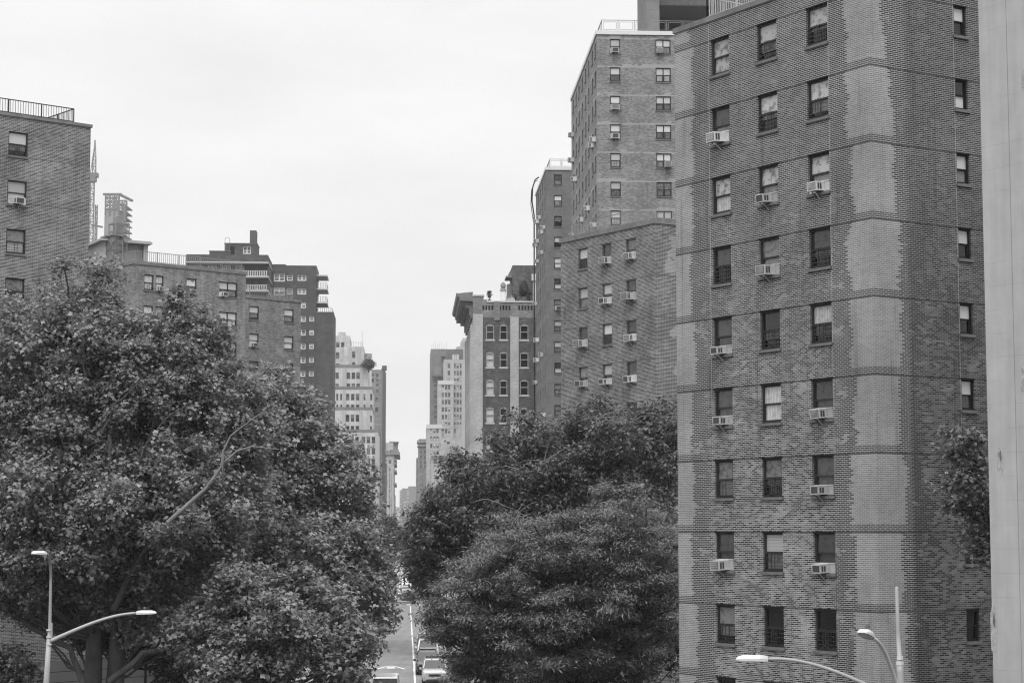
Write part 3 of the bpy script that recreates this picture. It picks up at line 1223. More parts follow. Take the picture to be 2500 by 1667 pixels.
railing(root1, [M1.corner(0.3, 13.5, zt), M1.corner(0.3, 0.3, zt), M1.corner(wid - 0.3, 0.3, zt)], 0.95, 'grey_iron', 2.2, 0.2, 0.06, 0.035, 0.05)
zt = M1b.z1 + 0.26
railing(root1, [M1b.corner(0.3, 0.3, zt), M1b.corner(M1b.w - 0.8, 0.3, zt), M1b.corner(M1b.w - 0.8, 5, zt)], 0.95, 'grey_iron', 2.2, 0.2, 0.06, 0.035, 0.05)

# rooftop hut with chimney stack (stands on the roof behind the railing)
Yh = 186.0
hz0 = M1.z1
HA = R(62)
rooth = empty('rooftop_hut', (*corner_at(262, Yh), hz0), 'pale rooftop hut with flat overhanging roof and brick chimney stack behind the picket railing', 'rooftop hut')
M['hut_wall'] = plain('hut_wall', 0.33, 0.8, 0.12, 1.0)
M['hut_roof'] = plain('hut_roof', 0.34, 0.8, 0.12, 1.0)
# stack
xs, ys = corner_at(cF5(288, 1200)[0] - 4, Yh)
stk = Block(xs, ys, R(52), 2.9, 2.2, hz0 - 0.6, 30)
stk = Block(xs, ys, R(52), stk.front.s_(*cF5(422, 1100)), 2.2, hz0 - 0.6, 30)
stk.z1 = stk.front.z(*cF5(340, 975))
mb = MB()
stk.walls(mb)
M['brick_chim'] = brick_mat('brick_chim', 0.05, 0.16, 0.26, ch=0.11, ln=0.3, mt=0.025, patch_amt=0.9, patch=(0.45, 0.6), var=0.9)
st = mb.obj('chimney', M['brick_chim'], rooth)
mb = MB()
stk.coping(mb, 0.16, 0.12, 1.2)
# iron frame on top and ladder down the side
mbf = MB()
zc = stk.z1 + 0.1
zf = stk.front.z(*cF5(330, 832))
for (a, b_) in ((0.5, 0.4), (1.9, 0.4), (0.5, 1.8), (1.9, 1.8)):
    mbf.bar(stk.corner(a, b_, zc), stk.corner(a, b_, zf), 0.10)
for (a, b_, c_, d_) in ((0.5, 0.4, 1.9, 0.4), (1.9, 0.4, 1.9, 1.8), (0.5, 0.4, 0.5, 1.8), (0.5, 1.8, 1.9, 1.8)):
    mbf.bar(stk.corner(a, b_, zf), stk.corner(c_, d_, zf), 0.12)
    mbf.bar(stk.corner(a, b_, zc + 0.5), stk.corner(c_, d_, zc + 0.5), 0.07)
mbf.box(0.75, 1.5, 0.7, 1.5, zc, zc + 1.9, 0, stk.T())
for a in (1.0, 1.45):
    mbf.bar(stk.corner(a, -0.12, hz0 - 0.3), stk.corner(a, -0.12, stk.z1 + 0.8), 0.05)
z = hz0
while z < stk.z1 + 0.6:
    mbf.bar(stk.corner(1.0, -0.12, z), stk.corner(1.45, -0.12, z), 0.035)
    z += 0.3
mbf.obj('flue_frame', M['grey_iron'], rooth)
mb.obj('chimney_cap', M['coping'], rooth)
# left pale room
fh = Fac(*corner_at(222, Yh + 2), R(62), 10)
zr = fh.z(*cF5(200, 1045))
mb, mr_ = MB(), MB()
lb = Block(*corner_at(cF5(190, 1150)[0], Yh + 1), R(62), 4.0, 6.5, hz0 - 0.6, zr)
lb.walls(mb)
Tl = lb.T()
mr_.box(-0.5, 4.4, -0.4, 6.8, zr, zr + 0.2, 0, Tl)
# right room, recessed door under the overhang
rb = Block(*corner_at(cF5(425, 1150)[0] - 2, Yh + 1.5), R(62), 7.0, 5.0, hz0 - 0.6, zr)
zr2 = rb.front.z(*cF5(540, 1055))
rb.z1 = zr2
wr = rb.front.s_(*cF5(672, 1100))
rb2 = Block(*rb.corner(0, 2.6), R(62), wr - 0.3, 3.0, hz0 - 0.6, zr2)
rb2.walls(mb)
Tr = rb.T()
mr_.box(-0.4, wr + 0.2, -0.5, 5.8, zr2, zr2 + 0.2, 0, Tr)
mb.box(wr - 0.5, wr - 0.1, -0.1, 2.6, hz0 - 0.6, zr2, 0, Tr)
mb.obj('wall', M['hut_wall'], rooth)
mr_.obj('roof', M['hut_roof'], rooth)
mb = MB()
mb.box(wr * .25, wr * .62, -0.05, 0.02, hz0 - 0.2, hz0 + 2.1, 0, rb2.T())
mb.box(wr * .42, wr * .52, -0.09, -0.04, hz0 + 1.2, hz0 + 1.7, 1, rb2.T())
mb.obj('door', [M['slab'], M['frame_black']], rooth)
a_ = place('air_conditioner', ac_mesh(1.4, 3, 2.0), rooth, lb.left.mat(5.2, hz0 + 1.2))

# ---- E. tower with balconies, far left middle
M['brick_far'] = brick_mat('brick_far', 0.075, 0.12, 0.10, ch=0.20, ln=0.6, mt=0.03, var=0.35, ztop=0, pitch=2.75, patch_amt=0.35, stain=0.35)
Ye = 383.0
x2, y2 = corner_at(649.0, Ye)
r_ = (math.sin(STREET_ANG), math.cos(STREET_ANG))
e_ = (-r_[1], r_[0])
fE = Fac(x2 - r_[0] * 17.2, y2 - r_[1] * 17.2, STREET_ANG, 17.2)
ztE = fE.z(*cF4(700, 480))
sL = fE.s_(*cF4(85, 500))
EB = Block(fE.pt(sL, 0)[0], fE.pt(sL, 0)[1], STREET_ANG, 17.2 - sL, 12.1, 0, ztE)
fr = EB.front
roote = empty('balcony_tower', (EB.P[0], EB.P[1], 0), 'dark brick apartment tower with striped balconies, roof house and chimney, left of the avenue', 'apartment building')
zc1 = fr.z(*cF4(700, 583))
zsl = [fr.z(*cF4(1100, y)) for y in (590, 792, 1000)]
print('E roof', ztE, 'slabs', zsl)
# parapet band on top, recessed balconies below at the right part
mb = MB()
wall_faces(mb, EB.front, zc1, ztE)
wall_faces(mb, EB.left, 0, ztE)
wall_faces(mb, EB.right, 0, ztE, s0=1.9)
wall_faces(mb, EB.right, zc1, ztE, s0=0, s1=1.9)
wall_faces(mb, EB.back, 0, ztE)
rec = Fac(*EB.corner(0, 1.9), STREET_ANG, EB.w, 0)
hE = []
zz = zc1 - 2.75
for k in range(9):
    z = zc1 - 2.75 * (k + 1)
    for s in (2.2, 4.9, 7.6, 10.2):
        hE.append((s - 0.85, s + 0.85, z + 0.9, z + 2.2))
wall_faces(mb, rec, 0, zc1, hE)
mw = [mb]
mbs, mbr = MB(), MB()
T = EB.T()
for k in range(9):
    z = zc1 - 2.75 * k
    mbs = MB()
    mbs.box(-0.1, EB.w + 0.15, -0.2, 1.9, z - 0.22, z, 0, T)
    mbs.box(EB.w - 0.2, EB.w + 0.15, 1.9, 12.0, z - 0.24, z - 0.02, 0, T)
    mbs.obj('balcony_slab', M['slab'], roote)
roofm = MB()
EB.roof(roofm)
# right wing
x3, y3 = EB.corner(EB.w, 12.1)[0], EB.corner(EB.w, 12.1)[1]
fW = Fac(x3, y3, STREET_ANG, 30)
s_a, s_b = fW.s_(*cF4(1512, 900)), fW.s_(*cF4(1955, 700))
zW = fW.z(*cF4(1700, 632))
W1 = Block(x3 - 1.0, y3, STREET_ANG, s_a + 1.0, 10, 0, fW.z(*cF4(1430, 618)))
W2p = fW.pt(s_a, 0, -0.5)
W2 = Block(W2p[0], W2p[1], STREET_ANG, s_b - s_a, 11, 0, zW)
zl = fW.z(*cF4(2000, 1300))
s_c = fW.s_(*cF4(2200, 1350))
W3p = fW.pt(s_b, 0, -0.3)
W3 = Block(W3p[0], W3p[1], STREET_ANG, s_c - s_b, 13, 0, zl)
ww_ = []
for k in range(12):
    z = fW.z(*cF4(1425, 755)) - 2.75 * k
    ww_.append((W1, fW, 1345, 1502, z, 1.55, 'double'))
    z = fW.z(*cF4(1570, 768)) - 2.75 * k
    ww_.append((W2, fW, 1530, 1615, z, 1.15, 'single'))
    ww_.append((W2, fW, 1686, 1810, z, 1.15, 'double'))
    if k > 2:
        ww_.append((W2, fW, 1860, 1928, z, 1.05, 'single'))
place_w = []
for (blk, f, xa, xb, z, h, kind) in ww_:
    yv = 800
    sa, sb = blk.front.s_(*cF4(xa, yv)), blk.front.s_(*cF4(xb, yv))
    if z - h < 6:
        continue
    hole(blk, 'front', (sa + sb) / 2, z - h, sb - sa, h)
    place_w.append((blk.front, (sa + sb) / 2, z - h, sb - sa, h, kind))
W1.walls(mb)
W2.walls(mb)
W3.walls(mb)
for b_ in (W1, W2, W3):
    b_.roof(roofm)
mb.obj('wall', M['brick_far'], roote)
roofm.obj('roof', M['roofing'], roote)
rv = random.Random(9)
for (f, s, z, w, h, kind) in place_w:
    window(roote, f, s, z, w, h, kind, 'frame_white', rv.choice(['pane_grey', 'pane_mid', 'pane_pale']), rv.choice(['pane_grey', 'pane_grey', 'pane_mid']), 0.13, sill=None)
for h_ in hE[:16]:
    window(roote, rec, (h_[0] + h_[1]) / 2, h_[2], 1.7, 1.3, 'double', 'frame_white', 'pane_mid', 'pane_grey', 0.1, sill=None)
# recessed balcony fronts: striped railings
def stripes(root, a, b_, h=1.0, n=None, z=0):
    m_ = MB()
    a, b_ = Vector(a), Vector(b_)
    L = (b_ - a).length
    n = n or int(L / 0.42)
    d = (b_ - a) / n
    for i in range(n):
        p = a + d * (i + 0.22)
        q = a + d * (i + 0.68)
        m_.bar(p + Vector((0, 0, h / 2)), q + Vector((0, 0, h / 2)), 0.05, 0, h)
    m_.bar(a + Vector((0, 0, h)), b_ + Vector((0, 0, h)), 0.07)
    m_.bar(a + Vector((0, 0, 0.05)), b_ + Vector((0, 0, 0.05)), 0.05)
    return m_.obj('balcony_railing', M['slab'], root)


for k in range(1, 5):
    z = zc1 - 2.75 * k
    stripes(roote, EB.corner(EB.w - 7.0, -0.12, z), EB.corner(EB.w, -0.12, z), 1.0)
    if k == 1:
        stripes(roote, EB.corner(0.1, -0.12, z), EB.corner(EB.w - 7.4, -0.12, z), 1.0)
# projecting corner balconies at the right
TW = W2.T()
wW = W2.w
fb = Fac(*W2.corner(0, 0.8), STREET_ANG, 20)
zb_ = [W2.front.z(*cF4(2020, y)) for y in (760, 952, 1158)]
print('balc', zb_, 'low', zl)
for k, z in enumerate([zb_[0], zb_[0] - 2.75, zb_[0] - 5.5]):
    mbs = MB()
    mbs.box(wW - 0.1, wW + 2.15, 1.0, 9.0, z - 0.25, z, 0, TW)
    mbs.obj('balcony_slab', M['slab'], roote)
    if k:
        stripes(roote, W2.corner(wW + 0.15, 1.1, z), W2.corner(wW + 2.0, 1.1, z), 1.15)
        stripes(roote, W2.corner(wW + 2.0, 1.1, z), W2.corner(wW + 2.0, 8.9, z), 1.15)
stripes(roote, W3.corner(0.2, 0.3, zl), W3.corner(W3.w - 0.3, 0.3, zl), 0.85)
stripes(roote, W3.corner(W3.w - 0.3, 0.3, zl), W3.corner(W3.w - 0.3, 12, zl), 0.85)
# roof house, chimney, step
px = crop(440, 540, 5.88)
fp = Fac(*EB.corner(0, 3.0), STREET_ANG, 30)
a0, a1 = fp.s_(*px(635, 450)), fp.s_(*px(1100, 450))
zp = fp.z(*px(860, 325))
PH = Block(*EB.corner(a0, 3.0), STREET_ANG, a1 - a0, 6, ztE - 0.3, zp)
mb = MB()
wx0, wx1 = fp.s_(*px(902, 420)) - a0, fp.s_(*px(1015, 420)) - a0
zq1, zq0 = fp.z(*px(950, 365)), fp.z(*px(950, 470))
hole(PH, 'front', (wx0 + wx1) / 2, zq0, wx1 - wx0, zq1 - zq0)
PH.walls(mb)
s0_, s1_ = fp.s_(*px(422, 460)), a0
ST_ = Block(*EB.corner(s0_, 2.6), STREET_ANG, s1_ - s0_ + 1.2, 3, ztE - 0.3, fp.z(*px(550, 438)))
ST_.walls(mb)
mb.obj('roof_house', M['brick_far'], roote)
mb = MB()
PH.coping(mb, 0.15, 0.1, 3.0)
ST_.coping(mb, 0.14, 0.1, 1.4)
mb.obj('roof_house_cap', M['coping'], roote)
window(roote, PH.front, (wx0 + wx1) / 2, zq0, wx1 - wx0, zq1 - zq0, 'double', 'frame_white', 'pane_grey', 'pane_mid', 0.1, sill=None)
mb = MB()
d0, d1 = fp.s_(*px(705, 420)) - a0, fp.s_(*px(780, 420)) - a0
mb.box(d0, d1, -0.05, 0.1, ztE, fp.z(*px(740, 362)), 0, PH.T())
mb.obj('roof_door', M['frame_black'], roote)
fc = Fac(*EB.corner(0, 6.0), STREET_ANG, 30)
c0, c1 = fc.s_(*px(998, 300)), fc.s_(*px(1090, 300))
CHM = Block(*EB.corner(c0, 6.0), STREET_ANG, c1 - c0, 3.0, ztE, fc.z(*px(1045, 133)))
mb = MB()
CHM.walls(mb)
CHM.roof(mb, CHM.z1 - 0.1)
mb.obj('chimney', M['brick_far'], roote)
mb = MB()
pa = Vector(PH.corner(0.1, 0.2, ztE))
pts = []
for i in range(9):
    an = math.pi * i / 8
    pts.append(PH.corner(0.55 - 0.45 * math.cos(an), -0.1, zp + 0.8 + 0.45 * math.sin(an)))
pts = [PH.corner(0.1, -0.1, ztE)] + pts + [PH.corner(1.0, -0.1, ztE)]
mb.tube(pts, 0.05, 6)
mb.obj('roof_ladder', M['grey_iron'], roote)

# ---- F. lower dark brick block, right of centre
Yr = 129.0
F4a = R(56.8)
RD = Block(*corner_at(1603.2, Yr), F4a, 14.0, 10.9, 0.0, 25)
lf = RD.left
RD.z1 = lf.z(*cE(600, 462))
zts = [lf.z(*cE(656, y)) for y in (512, 765, 1013, 1268)] + [lf.z(*cE(508, y)) for y in (545, 790, 1038, 1288)] + [lf.z(*cE(360, y)) for y in (575, 822, 1064, 1307)]
pitD = ((zts[0] - zts[3]) + (zts[4] - zts[7]) + (zts[8] - zts[11])) / 9
ztD = (zts[0] + zts[4] + zts[8]) / 3
print('RD', RD.z1, lf.z(*cE(230, 532)), lf.z(*cE(800, 412)), 'pitch', pitD, zts)
M['brick_low'] = brick_mat('brick_low', 0.048, 0.20, 0.40, ch=0.088, ln=0.26, mt=0.022, mid=0.10, streak=0.25, ztop=ztD, pitch=pitD, bands=0.5, patch_amt=0.35, var=0.5,
                           edges=[(7.0, 5.2)], stain=0.3, mort_var=0.6)
rootd = empty('low_brick_building', (*RD.P, 0), 'lower dark brick building with white air conditioners, in front of the pale tall tower', 'apartment building')
hD = 1.42
wd = []
for c, (xa, xb) in enumerate(((333, 390), (480, 538), (627, 690))):
    ym_ = (620, 590, 560)[c]
    sa, sb = lf.s_(*cE(xa, ym_)), lf.s_(*cE(xb, ym_))
    for k in range(8):
        wd.append(((sa + sb) / 2, ztD - k * pitD - hD, sb - sa, c, k))
        hole(RD, 'left', (sa + sb) / 2, ztD - k * pitD - hD, sb - sa, hD)
mb, cop, rf = MB(), MB(), MB()
RD.walls(mb)
RD.coping(cop, 0.35, 0.08, 0.35)
RD.roof(rf)
mb.obj('wall', M['brick_low'], rootd)
cop.obj('coping', M['coping'], rootd)
rf.obj('roof', M['roofing'], rootd)
acD = {(0, 2): 3, (0, 3): 0, (1, 0): 1, (1, 1): 0, (1, 3): 2, (2, 0): 1, (2, 1): 3, (2, 2): 1, (2, 3): 0}
rv = random.Random(3)
for (s, z, w, c, k) in wd:
    ac = acD.get((c, k))
    window(rootd, lf, s, z, w, hD, 'single', 'frame_mid', 'pane_pale' if (c, k) == (1, 2) else rv.choice(['pane_mid', 'pane_blind', 'pane_mid', 'pane_grey']),
           rv.choice(['pane_grey', 'pane_mid', 'pane_dark']), 0.075, guard=(2 if ac is None and k % 2 == 0 else None), ac=ac, acsize=1.15)
zt = RD.z1 + 0.35
railing(rootd, [RD.corner(13.5, 0.3, zt), RD.corner(0.3, 0.3, zt), RD.corner(0.3, 10.0, zt), RD.corner(5.0, 10.0, zt)], 0.9, 'grey_iron', 1.9, 0.2, 0.05, 0.025, 0.05)

# ---- G. pale tall tower behind it
Yg = 189.0
RG = Block(*corner_at(1461.5, Yg), STREET_ANG, 15.0, 30.0, 0, 55)
fr = RG.front
RG.z1 = fr.z(*cD(700, 240))
ztG = fr.z(*cD(620, 268))
pitG = (ztG - fr.z(*cD(620, 1243))) / 5
print('RG', RG.z1, pitG, 'left end s', RG.left.s_(*cD(320, 900)), 'z', RG.left.z(*cD(320, 700)))
M['brick_pale'] = brick_mat('brick_pale', 0.135, 0.26, 0.28, ch=0.086, ln=0.25, mt=0.018, mid=0.19, streak=0.1, ztop=ztG - 0.02, pitch=pitG, pale_bands=0.85, patch_amt=0.4, var=0.35, stain=0.2, mort_var=0.3,
                            edges=())
rootg = empty('pale_brick_tower', (*RG.P, 0), 'tall pale brick tower with light floor bands, behind the lower dark brick building', 'apartment building')
hG = 1.42
wg = []
for (xa, xb, kind) in ((585, 655, 'single'), (897, 1000, 'double')):
    sa, sb = fr.s_(*cD(xa, 320)), fr.s_(*cD(xb, 320))
    for k in range(8):
        wg.append(('front', (sa + sb) / 2, ztG - k * pitG - hG, sb - sa, kind, k))
for i, s in enumerate((28.0, 25.2, 21.0, 17.6, 13.8, 9.8, 6.2, 2.6)):
    for k in range(9):
        z = ztG - k * pitG - hG
        wg.append(('left', s, z, 1.25, 'single', k))
for (side, s, z, w, kind, k) in wg:
    hole(RG, side, s, z, w, hG)
mb, cop, rf = MB(), MB(), MB()
RG.walls(mb)
RG.coping(cop, 0.38, 0.12, 0.4)
RG.roof(rf)
mb.obj('wall', M['brick_pale'], rootg)
cop.obj('coping', M['coping_pale'], rootg)
rf.obj('roof', M['roofing'], rootg)
rv = random.Random(21)
for (side, s, z, w, kind, k) in wg:
    f = RG.front if side == 'front' else RG.left
    if side == 'front':
        ac = {0: 0, 2: 1, 3: 0}.get(k) if kind == 'single' else {0: 1, 4: 3}.get(k)
        pn = rv.choice(['pane_pale', 'pane_blind', 'pane_mid', 'pane_pale'])
        window(rootg, f, s, z, w, hG, kind, 'frame_dark', pn, pn if rv.random() < .6 else 'pane_mid', 0.08, ac=ac,
               acx=(0 if kind == 'single' else (-w / 4 if k == 0 else w / 4)), acsize=1.25, guard=1 if ac is None else None)
    else:
        window(rootg, f, s, z, w, hG, kind, 'frame_dark', 'pane_grey', 'pane_dark', 0.08, ac=rv.choice([0, 1, 3]) if rv.random() < 0.22 else None, acsize=1.3)
zt = RG.z1 + 0.38
railing(rootg, [RG.corner(0.5, 29.0, zt), RG.corner(0.5, 0.4, zt), RG.corner(14.8, 0.4, zt)], 1.15, 'grey_iron', 1.6, 0.2, 0.06, 0.035, 0.05, panels=True)

# upper storeys standing behind it
Yu = 214.0
xu, _ = corner_at(1618, Yu)
UPt = Block(xu, Yu, STREET_ANG, 16.0, 12.0, 0, 76)
rootu = empty('dark_brick_tower', (*UPt.P, 0), 'dark brick tower top cut off by the upper edge, behind the pale tower railing', 'tower')
M['brick_up'] = brick_mat('brick_up', 0.055, 0.14, 0.24, ch=0.086, ln=0.25, mt=0.018, patch_amt=0.3, var=0.5, stain=0.25)
mb = MB()
UPt.walls(mb)
mb.obj('wall', M['brick_up'], rootu)
mb = MB()
UPt.roof(mb)
mb.obj('roof', M['roofing'], rootu)
# paler wedge-shaped wing in front of it
wx = (1584.5 - 1250) / FP * 206
UW = Block(wx, 206, STREET_ANG, 1.4, 8.0, 52, 76)
mb = MB()
UW.walls(mb)
M['brick_wing'] = brick_mat('brick_wing', 0.17, 0.25, 0.27, var=0.3, stain=0.15)
mb.obj('wing', M['brick_wing'], rootu)
mb = MB()
b0 = Block(wx + 1.4, 207.0, STREET_ANG, 6.0, 7.0, 66.5, 76)
b0.walls(mb)
b0.roof(mb, 66.5)
mb.obj('overhang', M['brick_up'], rootu)

# ---- H. narrower tower left of it
Yn = 257.0
RH = Block(*corner_at(1334.3, Yn), STREET_ANG, 12.0, 20.5, 0, 55)
fr = RH.front
RH.z1 = fr.z(*cD(200, 1163))
ztH = fr.z(*cE(208, 115))
pitH = (fr.z(*cE(208, 245)) - fr.z(*cE(208, 1278))) / 8
ztH = fr.z(*cE(208, 245)) + pitH
print('RH', RH.z1, pitH, ztH)
M['brick_grey'] = brick_mat('brick_grey', 0.125, 0.20, 0.22, ch=0.09, ln=0.26, mt=0.02, ztop=ztH - 0.02, pitch=pitH, bands=0.7, patch_amt=0.3, var=0.3, stain=0.2)
rooth_ = empty('slim_brick_tower', (*RH.P, 0), 'slim grey brick tower with a curved black drainpipe, between loft building and pale tower', 'apartment building')
sa, sb = fr.s_(*cE(183, 270)), fr.s_(*cE(232, 270))
wh = []
for k in range(13):
    wh.append(('front', (sa + sb) / 2, ztH - k * pitH - 1.42, sb - sa, k))
    for s in (18.2, 14.0, 9.2, 5.4, 2.0):
        wh.append(('left', s, ztH - k * pitH - 1.42, 1.2, k))
for (side, s, z, w, k) in wh:
    hole(RH, side, s, z, w, 1.42)
mb, cop, rf = MB(), MB(), MB()
RH.walls(mb)
RH.coping(cop, 0.36, 0.12, 0.4)
RH.roof(rf)
mb.obj('wall', M['brick_grey'], rooth_)
cop.obj('coping', M['coping_pale'], rooth_)
rf.obj('roof', M['roofing'], rooth_)
rv = random.Random(5)
for (side, s, z, w, k) in wh:
    f = RH.front if side == 'front' else RH.left
    window(rooth_, f, s, z, w, 1.42, 'single', 'frame_dark', rv.choice(['pane_pale', 'pane_mid', 'pane_grey']) if side == 'front' else 'pane_grey',
           rv.choice(['pane_pale', 'pane_mid', 'pane_dark']) if side == 'front' else 'pane_dark', 0.09,
           ac=(0 if k == 6 else None) if side == 'front' else (rv.choice([0, 3]) if rv.random() < .2 else None), acsize=1.3)
zt = RH.z1 + 0.36
railing(rooth_, [RH.corner(0.5, 19.5, zt), RH.corner(0.5, 0.4, zt), RH.corner(11.5, 0.4, zt)], 1.15, 'grey_iron', 1.6, 0.2, 0.06, 0.04, 0.05, panels=True)
mb = MB()
pp = RH.corner(-0.45, 20.3)
ztp = RH.left.z(*cD(85, 1290))
pts = [RH.corner(0.3, 18.6, ztp + 1.6), RH.corner(-0.2, 18.9, ztp + 1.3), RH.corner(-0.55, 19.3, ztp + 0.2), RH.corner(-0.60, 19.8, ztp - 1.6), RH.corner(-0.28, 20.1, ztp - 3.6), RH.corner(-0.25, 20.2, 2)]
mb.tube(pts, [0.10] * 6, 8)
pts = [tuple(Vector(p) + Vector((-0.16, 0, -0.4))) for p in pts[:4]] + [RH.corner(-0.3, 20.3, ztp - 5.0)]
mb.tube(pts, [0.05] * 5, 6)
mb.obj('drainpipe', M['black_iron'], rooth_)

# ---- I. loft building with cornice and pale pilasters
Yl = 290.0
RL = Block(*corner_at(1153.9, Yl), STREET_ANG, 13.0, 27.5, 0, 42)
fr = RL.front
px = cF3
RL.z1 = fr.z(*px(500, 488))
zl2 = fr.z(*px(240, 425))
print('RL', RL.z1, zl2, 'width of pier', fr.s_(*px(280, 1000)), 'floor', fr.z(*px(360, 710)) - fr.z(*px(360, 988)))
M['brick_loft'] = brick_mat('brick_loft', 0.085, 0.15, 0.12, ch=0.15, ln=0.42, mt=0.02, patch_amt=0.5, patch=(0.5, 0.62), var=0.45, stain=0.4)
M['brick_loft_pale'] = brick_mat('brick_loft_pale', 0.42, 0.48, 0.34, ch=0.20, ln=0.42, mt=0.02, var=0.2, stain=0.15)
M['stone_mid'] = brick_mat('stone_mid', 0.20, 0.30, 0.18, ch=0.2, ln=0.5, mt=0.02, patch_amt=0.6, var=0.25, stain=0.35)
M['cornice_metal'] = plain('cornice_metal', 0.17, 0.7, 0.3, 0.7)
rootl = empty('loft_building', (*RL.P, 0), 'old loft building with heavy side cornice, pale brick piers, arched windows and a balustraded roof', 'loft building')
wl = []
pitL = fr.z(*px(360, 710)) - fr.z(*px(360, 988))
hL = fr.z(*px(360, 710)) - fr.z(*px(360, 862))
zL0 = fr.z(*px(360, 710)) - hL
for (xa, xb) in ((318, 396), (455, 530), (660, 742)):
    sa, sb = fr.s_(*px(xa, 800)), fr.s_(*px(xb, 800))
    for k in range(7):
        wl.append(('front', (sa + sb) / 2, zL0 - k * pitL, sb - sa, k))
for s in (25.5, 23.0, 20.0, 17.0, 13.5, 10.0, 6.5, 3.5):
    for k in range(6):
        wl.append(('left', s, zL0 - k * pitL, 1.5, k))
for (side, s, z, w, k) in wl:
    hole(RL, side, s, z, w, hL)
z_stone = fr.z(*px(340, 640))
mb = MB()
for k_ in ('front', 'right', 'back'):
    wall_faces(mb, getattr(RL, k_), 0, z_stone, [h for h in RL.holes[k_]], 0.2)
mb.obj('wall', M['brick_loft'], rootl)
mb = MB()
wall_faces(mb, RL.left, 0, z_stone, RL.holes['left'], 0.5)
T = RL.T()
sp0, sp1 = fr.s_(*px(283, 1200)), fr.s_(*px(283, 1200))
mb.box(0.0, sp0, -0.16, -0.003, 0, z_stone + 0.5, 0, T, uv=True)
a_, b_ = fr.s_(*px(560, 1200)), fr.s_(*px(645, 1200))
mb.box(a_, b_, -0.16, -0.003, 0, z_stone + 0.1, 0, T, uv=True)
for s in (26.9, 21.5, 15.3, 8.3, 1.0):
    TL = RL.left.mat(s, 0)
    mb.box(-0.55, 0.55, -0.35, -0.003, 0, z_stone - 1.0, 0, TL, uv=True)
mb.obj('pier', M['brick_loft_pale'], rootl)
# stone attic with openings of the balustrade
AT = Block(*RL.P, STREET_ANG, RL.w, RL.d, z_stone, RL.z1)
bz0, bz1 = fr.z(*px(340, 565)), fr.z(*px(340, 518))
for grp in (((280, 298), (310, 328), (340, 358), (370, 388)), ((450, 468), (482, 500), (512, 530), (543, 562)), ((642, 660), (674, 692), (704, 722), (735, 753), (766, 784))):
    for (xa, xb) in grp:
        sa, sb = fr.s_(*px(xa, 540)), fr.s_(*px(xb, 540))
        hole(AT, 'front', (sa + sb) / 2, bz0, sb - sa, bz1 - bz0)
mb = MB()
AT.walls(mb, dep=0.5)
ca, cb = fr.s_(*px(200, 460)), fr.s_(*px(292, 440))
mb.box(0.0, cb, 0.0, 0.8, RL.z1, zl2, 0, T, uv=True)
mb.box(cb, cb + 0.5, 0.0, 0.8, RL.z1, RL.z1 + (zl2 - RL.z1) * 0.45, 0, T, uv=True)
wa_ = fr.s_(*px(398, 600))
mb.box(wa_, wa_ + 0.85, -0.12, 0.3, z_stone - 0.4, RL.z1 + 0.1, 0, T, uv=True)
mb.obj('attic', M['stone_mid'], rootl)
mb = MB()
mb.box(cb + 0.5, RL.w + 0.1, -0.12, 0.6, RL.z1, RL.z1 + 0.22, 0, T)
mb.box(-0.1, cb + 0.12, -0.12, 0.9, zl2, zl2 + 0.22, 0, T)
mb.obj('coping', M['sill_pale'], rootl)
mb = MB()
RL.roof(mb, RL.z1 - 1.3)
mb.box(0.4, RL.w - 0.4, 0.55, 0.7, RL.z1 - 1.4, RL.z1 - 0.1, 0, T)
mb.obj('roof', M['roofing'], rootl)
# the big cornice over the avenue
z0c = fr.z(*px(190, 600))
mb = MB()
ztc = z0c + 3.3
prof = [(0, ztc - 1.5), (-1.9, ztc - 1.4), (-1.95, ztc - 0.95), (-2.3, ztc - 0.75), (-2.35, ztc - 0.35), (0, ztc - 0.1)]
n = len(prof)
for i in range(n - 1):
    (xa, za_), (xb_, zb__) = prof[i], prof[i + 1]
    mb.quad([RL.corner(xa, 0, za_), RL.corner(xb_, 0, zb__), RL.corner(xb_, 27.5, zb__), RL.corner(xa, 27.5, za_)])
mb.quad([RL.corner(x, 0, z) for x, z in prof])
mb.quad([RL.corner(x, 27.5, z) for x, z in prof][::-1])
for i in range(20):
    d_ = 0.5 + i * 1.38
    mb.box(-1.75, -0.003, d_, d_ + 0.36, ztc - 1.95, ztc - 1.45, 0, T)
    mb.box(-1.1, -0.003, d_ + 0.02, d_ + 0.34, ztc - 2.4, ztc - 1.96, 0, T)
    mb.box(-0.5, -0.003, d_ + 0.04, d_ + 0.32, z0c - 0.2, ztc - 2.41, 0, T)
    mb.box(-2.42, -2.3, d_ + 0.06, d_ + 0.32, ztc - 0.72, ztc - 0.2, 0, T)
mb.box(-0.3, -0.003, 0.2, 27.0, z0c - 0.6, z0c - 0.25, 0, T)
mb.obj('cornice', M['cornice_metal'], rootl)
key_arch = {}
